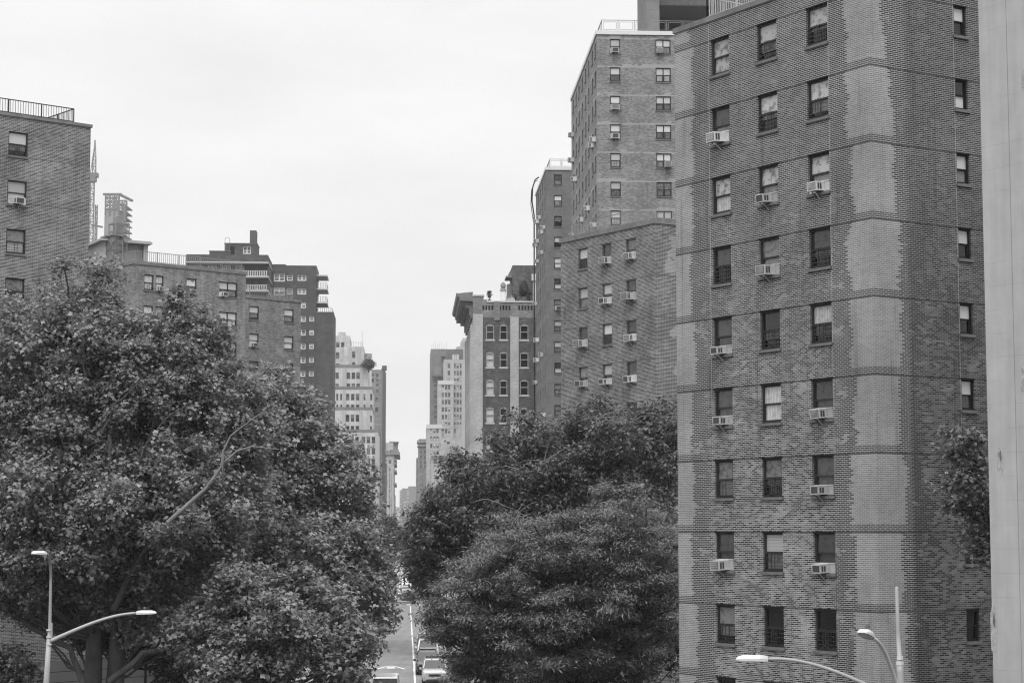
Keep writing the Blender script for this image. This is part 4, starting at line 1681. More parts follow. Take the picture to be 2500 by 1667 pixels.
def arched(w, h, up, lo):
    key = (round(w, 2), round(h, 2), up, lo)
    if key not in key_arch:
        m_ = MB()
        hw = w / 2
        t = 0.10
        m_.box(-hw, -hw + t, -0.02, 0.12, 0, h - 0.15)
        m_.box(hw - t, hw, -0.02, 0.12, 0, h - 0.15)
        m_.box(-hw, hw, -0.02, 0.12, 0, t * 0.8)
        m_.box(-hw + t, hw - t, 0.0, 0.12, h * 0.48, h * 0.48 + 0.12)
        nn = 6
        for i in range(nn):
            xa = -hw + w * i / nn
            xb_ = -hw + w * (i + 1) / nn
            za = h - 0.15 + 0.17 * math.sin(math.pi * i / nn)
            zb2 = h - 0.15 + 0.17 * math.sin(math.pi * (i + 1) / nn)
            m_.quad([(xa, -0.03, h - 0.24), (xb_, -0.03, h - 0.24), (xb_, -0.03, zb2), (xa, -0.03, za)])
            m_.quad([(xa, -0.03, za), (xb_, -0.03, zb2), (xb_, 0.1, zb2), (xa, 0.1, za)])
        key_arch[key] = m_.mesh('window', [M['trim']])
    return key_arch[key]


rv = random.Random(12)
for (side, s, z, w, k) in wl:
    f = RL.front if side == 'front' else RL.left
    if side == 'front':
        up, lo = ('pane_mid', 'pane_pale') if (s < 4 and k > 0) else ('pane_dark', 'pane_dark')
        o = place('window', arched(w, hL, up, lo), rootl, f.mat(s, z))
        sub('pane', win_pane(w, hL, 'single', 'pane_pale' if (s < 4 and k in (1, 2, 3)) else up, 'pane_pale' if (s < 4 and k in (1, 2, 3)) else lo, 0.1), o)
        sub('sill', sill_mesh(w + 0.15, 'sill_pale', 0.2), o)
    else:
        window(rootl, f, s, z, w, hL, 'single', 'frame_black', 'pane_grey', 'pane_dark', 0.1, sill=None)
# what stands on its roof
zr = RL.z1 - 1.3
fz = Fac(*RL.corner(0, 9.0), STREET_ANG, 30)
rootp = empty('roof_penthouse', (*RL.corner(8.5, 9.5), zr), 'dark brick penthouse block with a small canopy on the loft building roof', 'penthouse')
pa0, pa1 = fz.s_(*px(583, 300)), fz.s_(*px(850, 300))
PB = Block(*RL.corner(pa0, 9.0), STREET_ANG, pa1 - pa0, 8.0, zr, fz.z(*px(700, 115)))
mb = MB()
PB.walls(mb)
PB.roof(mb, PB.z1 - 0.1)
mb.obj('wall', M['brick_loft'], rootp)
mb = MB()
c_ = fz.z(*px(560, 225))
mb.box(pa0 - 0.95, pa0, 9.6, 14, c_ - 0.1, c_ + 0.15, 0, T)
mb.box(pa0 - 0.7, pa0, 10.5, 13, zr, fz.z(*px(560, 290)), 0, T)
mb.box(pa0 - 0.45, pa0, 9.8, 14, fz.z(*px(560, 215)), fz.z(*px(560, 175)), 0, T)
mb.obj('canopy', M['cornice_metal'], rootp)
mb = MB()
g0, g1 = fz.s_(*px(780, 300)), fz.s_(*px(822, 300))
mb.box(g0 - 0.1, g1 + 1, 8.2, 8.9, fz.z(*px(800, 275)), fz.z(*px(800, 208)), 0, T)
mb.box(g0 + 0.1, g1 + 1, 8.4, 8.9, zr, fz.z(*px(800, 275)), 0, T)
mb.obj('duct', M['slab'], rootp)
rootk = empty('roof_flue', (*RL.corner(fr.s_(*px(487, 440)), 3.0), zr), 'slender pale flue pipe with a banded dark cap on the loft roof', 'chimney')
mb = MB()
fx_ = Fac(*RL.corner(0, 3.0), STREET_ANG, 20)
sK = fx_.s_(*px(489, 440))
q = RL.corner(sK, 3.0)
zk = fx_.z(*px(489, 375))
mb.tube([(q[0], q[1], zr), (q[0], q[1], zk)], 0.40, 12)
mb.obj('pipe', M['slab'], rootk)
mb = MB()
mb.tube([(q[0], q[1], zk), (q[0], q[1], zk + 0.35)], 0.45, 12)
mb.tube([(q[0], q[1], zk + 0.35), (q[0], q[1], zk + 0.6)], 0.3, 12)
mb.tube([(q[0], q[1], zk + 0.6), (q[0], q[1], zk + 0.95), (q[0], q[1], zk + 1.35)], [0.42, 0.42, 0.15], 12)
mb.obj('cap', M['cornice_metal'], rootk)
rootw = empty('roof_shed', (*RL.corner(8.0, 4.0), zr), 'low white rooftop shed beside the flue pipe', 'roof shed')
mb = MB()
s0_, s1_ = fx_.s_(*px(505, 460)), fx_.s_(*px(608, 460))
mb.box(s0_, s1_, 4.0, 6.0, zr, fx_.z(*px(550, 432)), 0, T)
mb.box(s0_ + 0.8, s1_ + 0.2, 6.2, 8.0, zr, fx_.z(*px(550, 398)), 0, T)
mb.box(s0_ + 0.3, s0_ + 1.0, 3.95, 4.3, fx_.z(*px(520, 432)), fx_.z(*px(520, 412)), 1, T)
mb.obj('body', [M['slab'], M['cornice_metal']], rootw)
LOFT_ZR = zr

# ================================================================== far buildings along the avenue
M['cream'] = brick_mat('cream', 0.46, 0.52, 0.38, ch=0.9, ln=1.3, mt=0.05, var=0.08, stain=0.25, patch_amt=0.3)
M['stone_grey'] = brick_mat('stone_grey', 0.22, 0.34, 0.2, ch=0.6, ln=1.1, mt=0.05, var=0.15, stain=0.3, patch_amt=0.5)
M['tower_grey'] = brick_mat('tower_grey', 0.17, 0.20, 0.1, ch=0.5, ln=1.1, mt=0.05, var=0.12, stain=0.15, patch_amt=0.3)
M['terrace_white'] = brick_mat('terrace_white', 0.36, 0.46, 0.30, ch=0.6, ln=1.1, mt=0.05, var=0.12, stain=0.3, patch_amt=0.4)
M['band'] = plain('band', 0.16, 0.9, 0.2, 0.2)


_step = [0]


def tower(root, cr, Y, blocks, mat, depth=22, wmat='pane_grey', name='wall', fm='frame_mid'):
    """blocks: (x0, x1, ytop, [(list of (xa,xb)), ytops..., h], setback) read on the enlarged view"""
    mb = MB()
    out = []
    rf = MB()
    for (x0, x1, yt, wins, back) in blocks:
        _step[0] += 1
        f = Fac(*at(cr(x0, yt)[0], 1296, Y + back)[:2], STREET_ANG, 1)
        s0, zt = f.hit(*cr(x0, yt))
        s1 = f.s_(*cr(x1, yt))
        b = Block(*f.pt(s0, 0)[:2], STREET_ANG, s1 - s0, depth - back, 0, zt)
        for (cols, tops, hpx) in wins:
            for (xa, xb) in cols:
                for y in tops:
                    sa, za = b.front.hit(*cr(xa, y))
                    sb = b.front.s_(*cr(xb, y))
                    h = za - b.front.z(*cr(xa, y + hpx))
                    hole(b, 'front', (sa + sb) / 2, za - h, sb - sa, h)
                    out.append((b.front, (sa + sb) / 2, za - h, sb - sa, h))
        b.walls(mb, dep=0.35)
        b.roof(rf, b.z1 - 0.5)
        blocks_made.append(b)
    mb.obj(name, mat, root)
    rf.obj('roof', M['roofing'], root)
    rv = random.Random(len(out))
    for (f, s, z, w, h) in out[:100]:
        window(root, f, s, z, w, h, 'single', fm, rv.choice(wmat), rv.choice(wmat), min(0.22, w * 0.12), sill=None)


blocks_made = []
# ---- J. cream stepped building
Yj = 640.0
rootj = empty('cream_setback_building', (*at(cF1(200, 900)[0], 1296, Yj)[:2], 0), 'pale cream stepped art deco building with railed terraces on the left side of the avenue', 'office building')
c3 = [(133, 160), (170, 196), (206, 232)]
tower(rootj, cF1, Yj, [
    (30, 372, 828, [([(131, 156), (166, 192), (203, 229), (250, 277), (287, 313), (324, 350)], [862, 944, 1025, 1106], 48)], 0),
    (20, 330, 663, [(c3, [700, 782], 52), ([(308, 326)], [706, 784], 48)], 3.0),
    (20, 329, 512, [([(64, 77), (93, 106), (136, 160), (172, 197), (208, 233), (264, 278), (314, 328)], [546, 626], 48)], 5.0),
    (20, 298, 352, [([(58, 82), (140, 166), (176, 202), (211, 237)], [389, 470], 48)], 9.0),
    (118, 266, 198, [([(180, 204)], [233], 50), ([(180, 204)], [313], 38)], 12.0),
    (20, 120, 205, [([(60, 86)], [240, 322], 48)], 14.0),
    (30, 163, 118, [([(62, 88), (98, 123)], [166], 38)], 18.0),
    (78, 128, 92, [], 22.0),
], M['cream'], 40, ['pane_grey', 'pane_mid', 'pane_grey', 'pane_dark'])
# terraces with dark railings
def edge_band(b, h=1.6, mt='band', out=0.12):
    mb = MB()
    T = b.T()
    mb.box(-out, b.w + out, -out, 0.15, b.z1, b.z1 + h * 0.55, 0, T)
    mb.box(b.w - 0.1, b.w + out, 0.15, b.d * 0.6, b.z1, b.z1 + h * 0.55, 0, T)
    return mb


for b in blocks_made[:4]:
    edge_band(b).obj('terrace_railing', M['band'], rootj)
mb = MB()
rv = random.Random(2)
b = blocks_made[0]
for b, xs_ in ((blocks_made[0], (120, 240, 362)), (blocks_made[1], (118, 242, 300)), (blocks_made[2], (120, 243, 300)), (blocks_made[3], (122, 246)), (blocks_made[4], (160, 225))):
    for x in xs_:
        s = b.front.s_(*cF1(x, 900))
        if 0 < s < b.w:
            mb.box(s - 0.5, s + 0.5, -0.35, -0.003, 0, b.z1 - 0.3, 0, b.T())
mb.obj('pilaster', M['cream'], rootj)
# spandrels under windows on the lower part
mb = MB()
b = blocks_made[0]
for y in (920, 1001, 1082):
    for (xa, xb) in ((131, 156), (166, 192), (203, 229), (250, 277), (287, 313), (324, 350)):
        sa, z = b.front.hit(*cF1(xa, y))
        sb = b.front.s_(*cF1(xb, y))
        mb.box(sa + 0.25, sb - 0.25, -0.08, 0, z - 0.9, z, 0, b.T())
mb.obj('spandrel', M['stone_grey'], rootj)
mb = MB()
b = blocks_made[4]
for i in range(8):
    mb.bar(b.corner(1 + i * 0.75, 0.5, b.z1), b.corner(1 + i * 0.75, 0.5, b.z1 + 1.4), 0.09)
mb.bar(b.corner(1, 0.5, b.z1 + 1.4), b.corner(6.5, 0.5, b.z1 + 1.4), 0.09)
mb.bar(b.corner(b.w - 0.6, 0.5, b.z1), b.corner(b.w - 0.6, 0.5, b.z1 + 5.2), 0.12)
mb.obj('antenna', M['grey_iron'], rootj)

# grey wing and round penthouse just behind it
Yk = 700.0
rootk2 = empty('grey_corner_building', (*at(cF1(380, 900)[0], 1296, Yk)[:2], 0), 'weathered grey stone building stepping out behind the cream setback building', 'office building')
n0 = len(blocks_made)
tower(rootk2, cF1, Yk, [
    (285, 424, 368, [([(316, 342)], [400], 16), ([(355, 375)], [400, 434, 470, 512], 24), ([(350, 372)], [570, 645], 34), ([(316, 340)], [434], 28)], 0),
], M['stone_grey'], 30, ['pane_mid', 'pane_grey'])
b = blocks_made[-1]
mb = MB()
for s in (0.96, 0.985):
    pass
mb.box(b.w * 0.80, b.w * 0.86, -0.5, 0, 0, b.z1 + 0.6, 0, b.T())
mb.box(b.w * 0.86, b.w + 0.3, -0.3, 0, 0, b.z1 - 1, 1, b.T())
mb.box(b.w * 0.83, b.w + 0.5, -0.6, 4, b.z1, b.z1 + 1.4, 1, b.T())
mb.obj('pilaster', [M['stone_grey'], M['tower_grey']], rootk2)
rootd2 = empty('round_penthouse', (*at(cF1(297, 280)[0], 1296, 660)[:2], blocks_made[3].z1), 'pale round roof pavilion with two dark rings, by the topiary tree', 'penthouse')
mb = MB()
q = at(*cF1(297, 275), 664)
zz0 = at(*cF1(297, 300), 664)[2]
zz1 = at(*cF1(297, 252), 664)[2]
rr = 27 / 3.015 / FP * 664
mb.tube([(q[0], q[1], 30), (q[0], q[1], zz1)], rr, 20)
for f_ in (0.2, 0.55):
    z_ = zz1 - (zz1 - zz0) * f_
    mb.tube([(q[0], q[1], z_), (q[0], q[1], z_ + 0.5)], rr + 0.1, 20, 1)
mb.obj('drum', [M['cream'], M['stone_grey']], rootd2)

# brown painted-wall block
rootm = empty('painted_wall_building', (*at(cF1(400, 1100)[0], 1296, 720)[:2], 0), 'dim brick side wall with faded white painted lettering beside the ornate corner building', 'building')
n0 = len(blocks_made)
tower(rootm, cF1, 712, [(383, 434, 1056, [], 0), (384, 410, 1000, [], 4)], M['tower_grey'], 16)
bm = blocks_made[n0]
mb = MB()
sgn = crop(900, 1080, 7.13)
rv = random.Random(31)
for (ya, yb, xa, xb, n) in ((438, 500, 196, 300, 5), (510, 560, 190, 305, 6)):
    # strokes of faded lettering, too worn to read
    for i in range(n):
        x0 = xa + (xb - xa) * i / n
        wl_ = (xb - xa) / n * 0.62
        sa, za = bm.front.hit(*sgn(x0, ya))
        sb, zb2 = bm.front.hit(*sgn(x0 + wl_, yb))
        T = bm.T()
        tk = (sb - sa) * 0.22
        mb.box(sa, sa + tk, -0.03, 0, zb2, za, 0, T)
        if rv.random() < .8:
            mb.box(sb - tk, sb, -0.03, 0, zb2, za, 0, T)
        if rv.random() < .6:
            mb.box(sa + tk, sb - tk, -0.03, 0, za - tk, za, 0, T)
        if rv.random() < .6:
            mb.box(sa + tk, sb - tk, -0.03, 0, (za + zb2) / 2, (za + zb2) / 2 + tk, 0, T)
mb.obj('faded_lettering', M['stone_grey'], rootm)

# ornate corner building farther down, left side
Yo = 860.0
rooto = empty('ornate_corner_building', (*at(cF1(450, 1100)[0], 1296, Yo)[:2], 0), 'ornate light stone building with projecting cornice and arched top window, left of the sky gap', 'office building')
n0 = len(blocks_made)
tower(rooto, cF1, Yo, [
    (418, 484, 905, [([(432, 444), (455, 468)], [960], 18)], 0),
    (418, 490, 990, [([(424, 434)], [1000, 1030], 16), ([(450, 468)], [1030], 30), ([(424, 434), (452, 462)], [1090, 1130, 1170, 1210, 1250, 1290, 1330, 1370], 24)], -1.0),
    (414, 428, 900, [], 3.0),
], M['terrace_white'], 60, ['pane_mid', 'pane_grey'])
bo = blocks_made[n0 + 1]
mb = MB()
T = bo.T()
mb.box(-0.3, bo.w + 2.4, -0.8, 60, bo.z1 - 0.2, bo.z1 + 1.0, 0, T)
mb.box(bo.w - 1.5, bo.w + 1.9, -0.4, 60, bo.z1 + 1.0, bo.z1 + 2.0, 0, T)
for zf_ in (0.94, 0.9, 0.83, 0.70, 0.42):
    mb.box(bo.w - 0.2, bo.w + 1.0, -0.3, 50, bo.z1 * zf_, bo.z1 * zf_ + 0.9, 0, T)
mb.box(bo.w - 0.5, bo.w + 1.6, 3, 8, bo.z1 + 2, bo.z1 + 5, 0, T)
mb.box(bo.w - 2.2, bo.w + 1.9, 2, 9, bo.z1 + 5, bo.z1 + 5.6, 0, T)
mb.obj('cornice', M['stone_grey'], rooto)
mb = MB()
for x in (436, 446, 466, 476):
    s = bo.front.s_(*cF1(x, 1100))
    mb.box(s - 0.45, s + 0.45, -0.6, 0, 0, bo.z1 - 8, 0, T)
mb.obj('pilaster', M['cream'], rooto)
# one more beyond, with round finial
rootq = empty('narrow_far_building', (*at(cF1(478, 1350)[0], 1296, 1050)[:2], 0), 'narrow hazy building with a small corner turret seen low in the street gap', 'building')
tower(rootq, cF1, 1050, [(430, 495, 1345, [([(460, 466), (476, 482)], [1360, 1400], 16)], 0), (484, 498, 1290, [], 2)], M['stone_grey'], 40, ['pane_mid'])
rootq = empty('low_far_building', (*at(960, 1296, 1700)[:2], 0), 'small low building far down the avenue, left of the hazy block', 'building')
tower(rootq, crop(900, 1080, 7.13), 1700, [(470, 540, 1118, [], 0)], M['terrace_white'], 30)

# ---- K. hazy slab in the gap
rootz = empty('hazy_slab_building', (*at(1000, 1296, 2100)[:2], 0), 'hazy grey apartment slab with rows of small lit windows at the end of the avenue', 'apartment building')
cZ = crop(900, 1080, 7.13)
tower(rootz, cZ, 2100, [
    (540, 1100, 826, [([(548, 562)], [842, 886, 932, 1060, 1150], 16), ([(612, 628), (634, 648)], [1030, 1086, 1150, 1180], 14), ([(668, 682), (690, 702)], [840, 870, 900, 955, 1020], 14)], 0),
    (580, 1100, 795, [], 6),
    (690, 1100, 760, [([(720, 735)], [800, 860], 14)], 10),
], M['tower_grey'], 60, ['pane_pale'], fm='frame_white')

# ---- L. grey tower and white terraced building on the right of the avenue
roott = empty('grey_slab_tower', (*at(cF2(300, 600)[0], 1296, 960)[:2], 0), 'plain grey tower with a darker lift block behind the white terraced building', 'tower')
n0 = len(blocks_made)
tower(roott, cF2, 960, [
    (214, 385, 214, [([(248, 280)], [514, 570, 622, 676, 728, 780, 832, 884], 34), ([(262, 270), (276, 282)], [940], 26)], 0),
], M['tower_grey'], 40, ['pane_mid', 'pane_grey'])
tower(roott, cF2, 950, [
    (385, 541, 216, [([(432, 450), (455, 472), (477, 495)], [268], 50)], 0),
], M['brick_up'], 30, ['pane_pale'], name='lift_block', fm='frame_white')
b = blocks_made[n0]
mb = MB()
for (xa, xb, ya, yb) in ((245, 320, 395, 480), (228, 345, 482, 490), (318, 350, 275, 290)):
    sa, za = b.front.hit(*cF2(xa, ya))
    sb, zb2 = b.front.hit(*cF2(xb, yb))
    mb.box(sa, sb, -2.5, 0, zb2, za, 0, b.T())
mb.obj('terrace', M['stone_grey'], roott)
mb = MB()
for i in range(9):
    s = 0.5 + i * (b.w - 1) / 8
    mb.bar(b.corner(s, 0.5, b.z1), b.corner(s, 0.5, b.z1 + 2.2 + (i % 3) * 0.8), 0.09)
mb.obj('mast', M['grey_iron'], roott)
rooth3 = empty('roof_plant', (*at(cF2(540, 200)[0], 1296, 955)[:2], 0), 'white rooftop plant room and tank behind the lift block, beside the loft cornice', 'plant room')
tower(rooth3, cF2, 1000, [(468, 552, 195, [], 0), (535, 600, 105, [], 8), (520, 545, 130, [], 4), (480, 540, 188, [], 3)], M['terrace_white'], 20)

roots = empty('white_terraced_building', (*at(cF2(450, 900)[0], 1296, 900)[:2], 0), 'white stone terraced building with grouped windows right of the sky gap', 'office building')
n0 = len(blocks_made)
t3 = [(441, 464), (473, 496), (505, 528)]
t4 = [(323, 347), (356, 380), (388, 411)]
tower(roots, cF2, 900, [
    (172, 322, 980, [([(206, 229), (240, 262), (270, 292)], [1017, 1092, 1168, 1243, 1320], 44)], 0),
    (288, 440, 538, [(t4, [577, 652, 726, 800, 876], 46), (t4, [950], 28), (t4, [1017], 46)], 4),
    (347, 640, 320, [([(384, 409)], [360, 433], 46), ([(384, 409)], [508], 24), (t3, [360, 433], 46), (t3, [508], 28), (t3, [577, 652, 726, 800, 876], 46), (t3, [950], 28),
                     ([(441, 464)], [1017], 46), ([(557, 580)], [360, 433, 577, 652, 726, 800, 876], 46)], 8),
], M['terrace_white'], 34, ['pane_mid', 'pane_grey', 'pane_pale', 'pane_grey'], fm='frame_mid')
for b in blocks_made[n0:n0 + 2]:
    mb = MB()
    mb.box(-0.2, b.w + 0.2, -0.25, 0.2, b.z1 - 1.5, b.z1 + 0.3, 0, b.T())
    mb.obj('parapet', M['slab'], roots)
b = blocks_made[n0 + 2]
mb = MB()
for x in (430, 541):
    s = b.front.s_(*cF2(x, 600))
    mb.box(s - 0.8, s + 0.8, -0.4, 0, 0, b.z1 - 0.3, 0, b.T())
mb.obj('pilaster', M['cream'], roots)

rootv = empty('slim_ornate_building', (*at(cF2(130, 1300)[0], 1296, 1000)[:2], 0), 'slim ornate stone building with plants along its cornice left of the terraced building', 'building')
n0 = len(blocks_made)
tower(rootv, cF2, 1000, [(92, 190, 1120, [([(106, 122), (148, 166)], [1180, 1232, 1284, 1336, 1380], 34)], 0), (68, 120, 1310, [], 30)], M['stone_grey'], 60, ['pane_grey', 'pane_mid'])
b = blocks_made[n0]
mb = MB()
mb.box(-0.8, b.w + 0.3, -1.0, 20, b.z1 - 1.8, b.z1 - 0.6, 0, b.T())
mb.box(-0.6, b.w + 0.3, -0.8, 20, b.z1 - 3.6, b.z1 - 3.0, 0, b.T())
mb.obj('cornice', M['terrace_white'], rootv)

rootx = empty('arcaded_building', (*at(cF2(280, 1350)[0], 1296, 620)[:2], 0), 'low pale building with arched windows and roof terraces peeping over the right trees', 'building')
n0 = len(blocks_made)
tower(rootx, cF2, 620, [
    (219, 360, 1283, [([(243, 274), (306, 338)], [1322], 48)], 0),
    (300, 445, 1208, [], 6),
    (316, 430, 1140, [([(375, 405)], [1145], 26)], 9),
    (300, 530, 1106, [], 13),
    (425, 522, 1165, [], 5),
], M['terrace_white'], 22, ['pane_mid', 'pane_grey'])
b = blocks_made[n0]
mb = MB()
for i in range(12):
    s = b.w * (i + 0.3) / 12
    mb.box(s, s + b.w / 30, -0.5, 0, b.z1 - 0.9, b.z1 - 0.3, 0, b.T())
mb.box(-0.3, b.w + 0.3, -0.6, 0.2, b.z1 - 0.25, b.z1 + 0.15, 0, b.T())
mb.obj('cornice', M['cream'], rootx)

# ---- M. unfinished skyscraper and tower crane
Ys = 1500.0
cS = cF5
roots2 = empty('unfinished_skyscraper', (*at(262, 1296, Ys)[:2], 0), 'hazy unfinished skyscraper with open steel frame top, far behind the chimney stack', 'skyscraper')
M['far_steel'] = plain('far_steel', 0.10, 0.8, 0.1, 0.02)
M['far_core'] = plain('far_core', 0.23, 0.8, 0.12, 0.02)


def P_(x, y, d=0.0):
    return Vector(at(*cS(x, y), Ys + d))


mb = MB()
z_top = P_(300, 705).z
xL, xR, xR2 = P_(233, 900).x, P_(368, 900).x, P_(412, 900).x
for (zz, k) in ((z_top, 0),):
    mb.box(xL, xR, Ys, Ys + 30, 0, zz)
mb.box(P_(222, 900).x, xR, Ys + 1, Ys + 30, 0, P_(230, 775).z)
mb.obj('core', M['far_core'], roots2)
mb = MB()
zt0 = P_(300, 555).z
lev = [zt0 + (z_top - zt0) * i / 4 for i in range(5)]
xs_ = [xL, xL + (xR - xL) * .33, xL + (xR - xL) * .67, xR]
for y_ in (Ys, Ys + 30):
    for x in xs_:
        mb.bar((x, y_, z_top - 5), (x, y_, zt0), 1.1)
    for z_ in lev:
        mb.bar((xL, y_, z_), (xR, y_, z_), 1.2)
    for i in range(4):
        for j in range(3):
            if (i + j) % 2:
                mb.bar((xs_[j], y_, lev[i]), (xs_[j + 1], y_, lev[i + 1]), 0.7)
            else:
                mb.bar((xs_[j + 1], y_, lev[i]), (xs_[j], y_, lev[i + 1]), 0.7)
mb.bar((xL - 2, Ys, zt0), (xR + 2, Ys, zt0), 1.6)
mb.bar((xR, Ys, zt0), (xR2 + 1, Ys + 30, zt0), 1.6)
# open floors down the right side
z_ = zt0 - 8
while z_ > 20:
    mb.box(xR, xR2 + 1.4, Ys + 4, Ys + 30, z_, z_ + 0.7)
    z_ -= 4.6
for x in (xR + 4, xR2 - 0.5):
    mb.bar((x, Ys + 4, 10), (x, Ys + 4, zt0 - 8), 1.0)
mb.bar((xR2, Ys + 4, P_(430, 880).z), (P_(458, 880).x, Ys + 4, P_(430, 880).z), 1.6)
mb.obj('steel_frame', M['far_steel'], roots2)

rootc = empty('tower_crane', (*at(238, 1296, Ys)[:2], 0), 'thin hazy lattice tower crane left of the unfinished skyscraper', 'crane')


def lattice(mb, x, y, z0, z1, w0, w1, step, th):
    n = max(2, int((z1 - z0) / step))
    for sx, sy in ((-1, -1), (1, -1), (1, 1), (-1, 1)):
        mb.bar((x + sx * w0 / 2, y + sy * w0 / 2, z0), (x + sx * w1 / 2, y + sy * w1 / 2, z1), th)
    for i in range(n):
        za, zb2 = z0 + (z1 - z0) * i / n, z0 + (z1 - z0) * (i + 1) / n
        wa = w0 + (w1 - w0) * i / n
        wb = w0 + (w1 - w0) * (i + 1) / n
        for sy in (-1, 1):
            mb.bar((x - wa / 2, y + sy * wa / 2, za), (x + wa / 2, y + sy * wa / 2, za), th * 0.8)
            a, b_ = (-1, 1) if i % 2 else (1, -1)
            mb.bar((x + a * wa / 2, y + sy * wa / 2, za), (x + b_ * wb / 2, y + sy * wb / 2, zb2), th * 0.7)


xc = P_(156, 700).x
zc = P_(156, 430).z
mb = MB()
lattice(mb, xc, Ys - 20, 0, zc, 2.8, 2.8, 4.2, 0.45)
mb.obj('mast', M['far_steel'], rootc)
mb = MB()
mb.box(xc - 4.2, xc + 4.2, Ys - 23, Ys - 17, zc, zc + 3.0)
mb.box(xc - 2.8, xc + 2.8, Ys - 23, Ys - 17, zc - 3.5, zc)
mb.box(xc - 5.6, xc - 4.2, Ys - 23, Ys - 17, zc - 1.5, zc + 1.5)
mb.obj('cab', M['far_steel'], rootc)
mb = MB()
ztip = P_(168, 60).z
lattice(mb, xc + 1.2, Ys - 20, zc + 3, P_(165, 260).z, 2.4, 2.2, 4.5, 0.4)
lattice(mb, xc + 1.4, Ys - 20, P_(165, 260).z, ztip, 2.0, 0.4, 5, 0.35)
mb.bar((xc - 1.6, Ys - 20, zc + 3), (xc + 0.8, Ys - 20, P_(165, 150).z), 0.5)
mb.obj('jib', M['far_steel'], rootc)
mb = MB()
lattice(mb, P_(192, 900).x, Ys - 18, 0, P_(192, 700).z, 1.4, 1.4, 4, 0.5)
for y in (905,):
    mb.bar((xc, Ys - 20, P_(156, y).z), (xL, Ys - 10, P_(156, y).z), 1.2)
mb.obj('hoist', M['far_steel'], rootc)

# ================================================================== TREES
def leaf_mat(name, val, trans=0.3, var=0.6):
    m, nt, p, out = new_mat(name)
    at_ = nt.new('ShaderNodeAttribute', attribute_name='tone')
    v = nt.m('MULTIPLY', nt.m('ADD', nt.m('MULTIPLY', nt.m('SUBTRACT', at_.outputs['Fac'], 0.5), var * 2), 1.0), val)
    setcol(nt, p, v)
    p.inputs['Roughness'].default_value = 0.42
    p.inputs['Specular IOR Level'].default_value = 0.45
    tr = nt.new('ShaderNodeBsdfTranslucent')
    nt.l.new(nt.xyz(v, v, v), tr.inputs[0])
    mx = nt.new('ShaderNodeMixShader')
    mx.inputs[0].default_value = trans
    nt.l.new(p.outputs[0], mx.inputs[1])
    nt.l.new(tr.outputs[0], mx.inputs[2])
    nt.l.new(mx.outputs[0], out.inputs[0])
    return m


M['leaf_plane'] = leaf_mat('leaf_plane', 0.21)
M['leaf_maple'] = leaf_mat('leaf_maple', 0.105)
M['leaf_locust'] = leaf_mat('leaf_locust', 0.165)
M['leaf_dark'] = leaf_mat('leaf_dark', 0.06)
M['bark'] = plain('bark', 0.055, 0.95, 0.35, 1.2, stretch=(3, 3, 0.6))
M['bark_pale'] = plain('bark_pale', 0.07, 0.9, 0.5, 1.5, stretch=(1.5, 1.5, 0.7))
M['bark_limb'] = plain('bark_limb', 0.06, 0.95, 0.5, 2.5, stretch=(2, 2, 0.5))
M['bark_bare'] = plain('bark_bare', 0.16, 0.9, 0.3, 2.0)


def unit(v):
    return v / np.maximum(np.linalg.norm(v, axis=1, keepdims=True), 1e-9)


def leaf_mesh(name, pos, nrm, along, size, aspect, tone, mat, shape='plane'):
    """pos/nrm/along: (N,3); builds lobed leaves or narrow fronds of few faces"""
    N = len(pos)
    al = unit(along - nrm * np.sum(along * nrm, axis=1, keepdims=True))
    sd_ = np.cross(nrm, al)
    if shape == 'plane':      # a broad leaf with pointed lobes, folded along the rib
        prof = [(0.0, -0.5, 0.0), (0.50, -0.12, -0.10), (0.20, 0.08, -0.03), (0.0, 0.55, 0.0), (-0.20, 0.08, -0.03), (-0.50, -0.12, -0.10)]
        faces = [(0, 1, 2, 3), (0, 3, 4, 5)]
    else:                      # narrow leaflet spray
        prof = [(0.0, -0.5, 0.0), (0.5, 0.0, -0.08), (0.0, 0.5, -0.22), (-0.5, 0.0, -0.08)]
        faces = [(0, 1, 2), (0, 2, 3)]
    nv = len(prof)
    V = np.zeros((N, nv, 3), dtype=np.float32)
    for i, (a, b, c) in enumerate(prof):
        V[:, i] = pos + sd_ * (a * size * aspect)[:, None] + al * (b * size)[:, None] + nrm * (c * size)[:, None]
    base = (np.arange(N) * nv)[:, None]
    loops = np.concatenate([np.concatenate([base + i for i in f], axis=1) for f in faces], axis=1).reshape(-1)
    nf = len(faces)
    fl = len(faces[0])
    me = bpy.data.meshes.new(name)
    me.vertices.add(N * nv)
    me.vertices.foreach_set('co', V.reshape(-1))
    me.loops.add(N * nf * fl)
    me.loops.foreach_set('vertex_index', loops.astype(np.int32))
    me.polygons.add(N * nf)
    me.polygons.foreach_set('loop_start', (np.arange(N * nf) * fl).astype(np.int32))
    me.polygons.foreach_set('loop_total', np.full(N * nf, fl, dtype=np.int32))
    me.update(calc_edges=True)
    a = me.attributes.new('tone', 'FLOAT', 'POINT')
    a.data.foreach_set('value', np.repeat(tone, nv).astype(np.float32))
    me.materials.append(mat)
    return me


def ell(u, v, Y, ru, rv, ry=None):
    """ellipsoid read in the 2352-wide view: centre and radii, at distance Y"""
    c = at(u * K, v * K, Y)
    k = K / FP * Y
    rx, rz = ru * k, rv * k
    return (np.array(c), np.array([rx, ry if ry else (rx + rz) / 2, rz]))


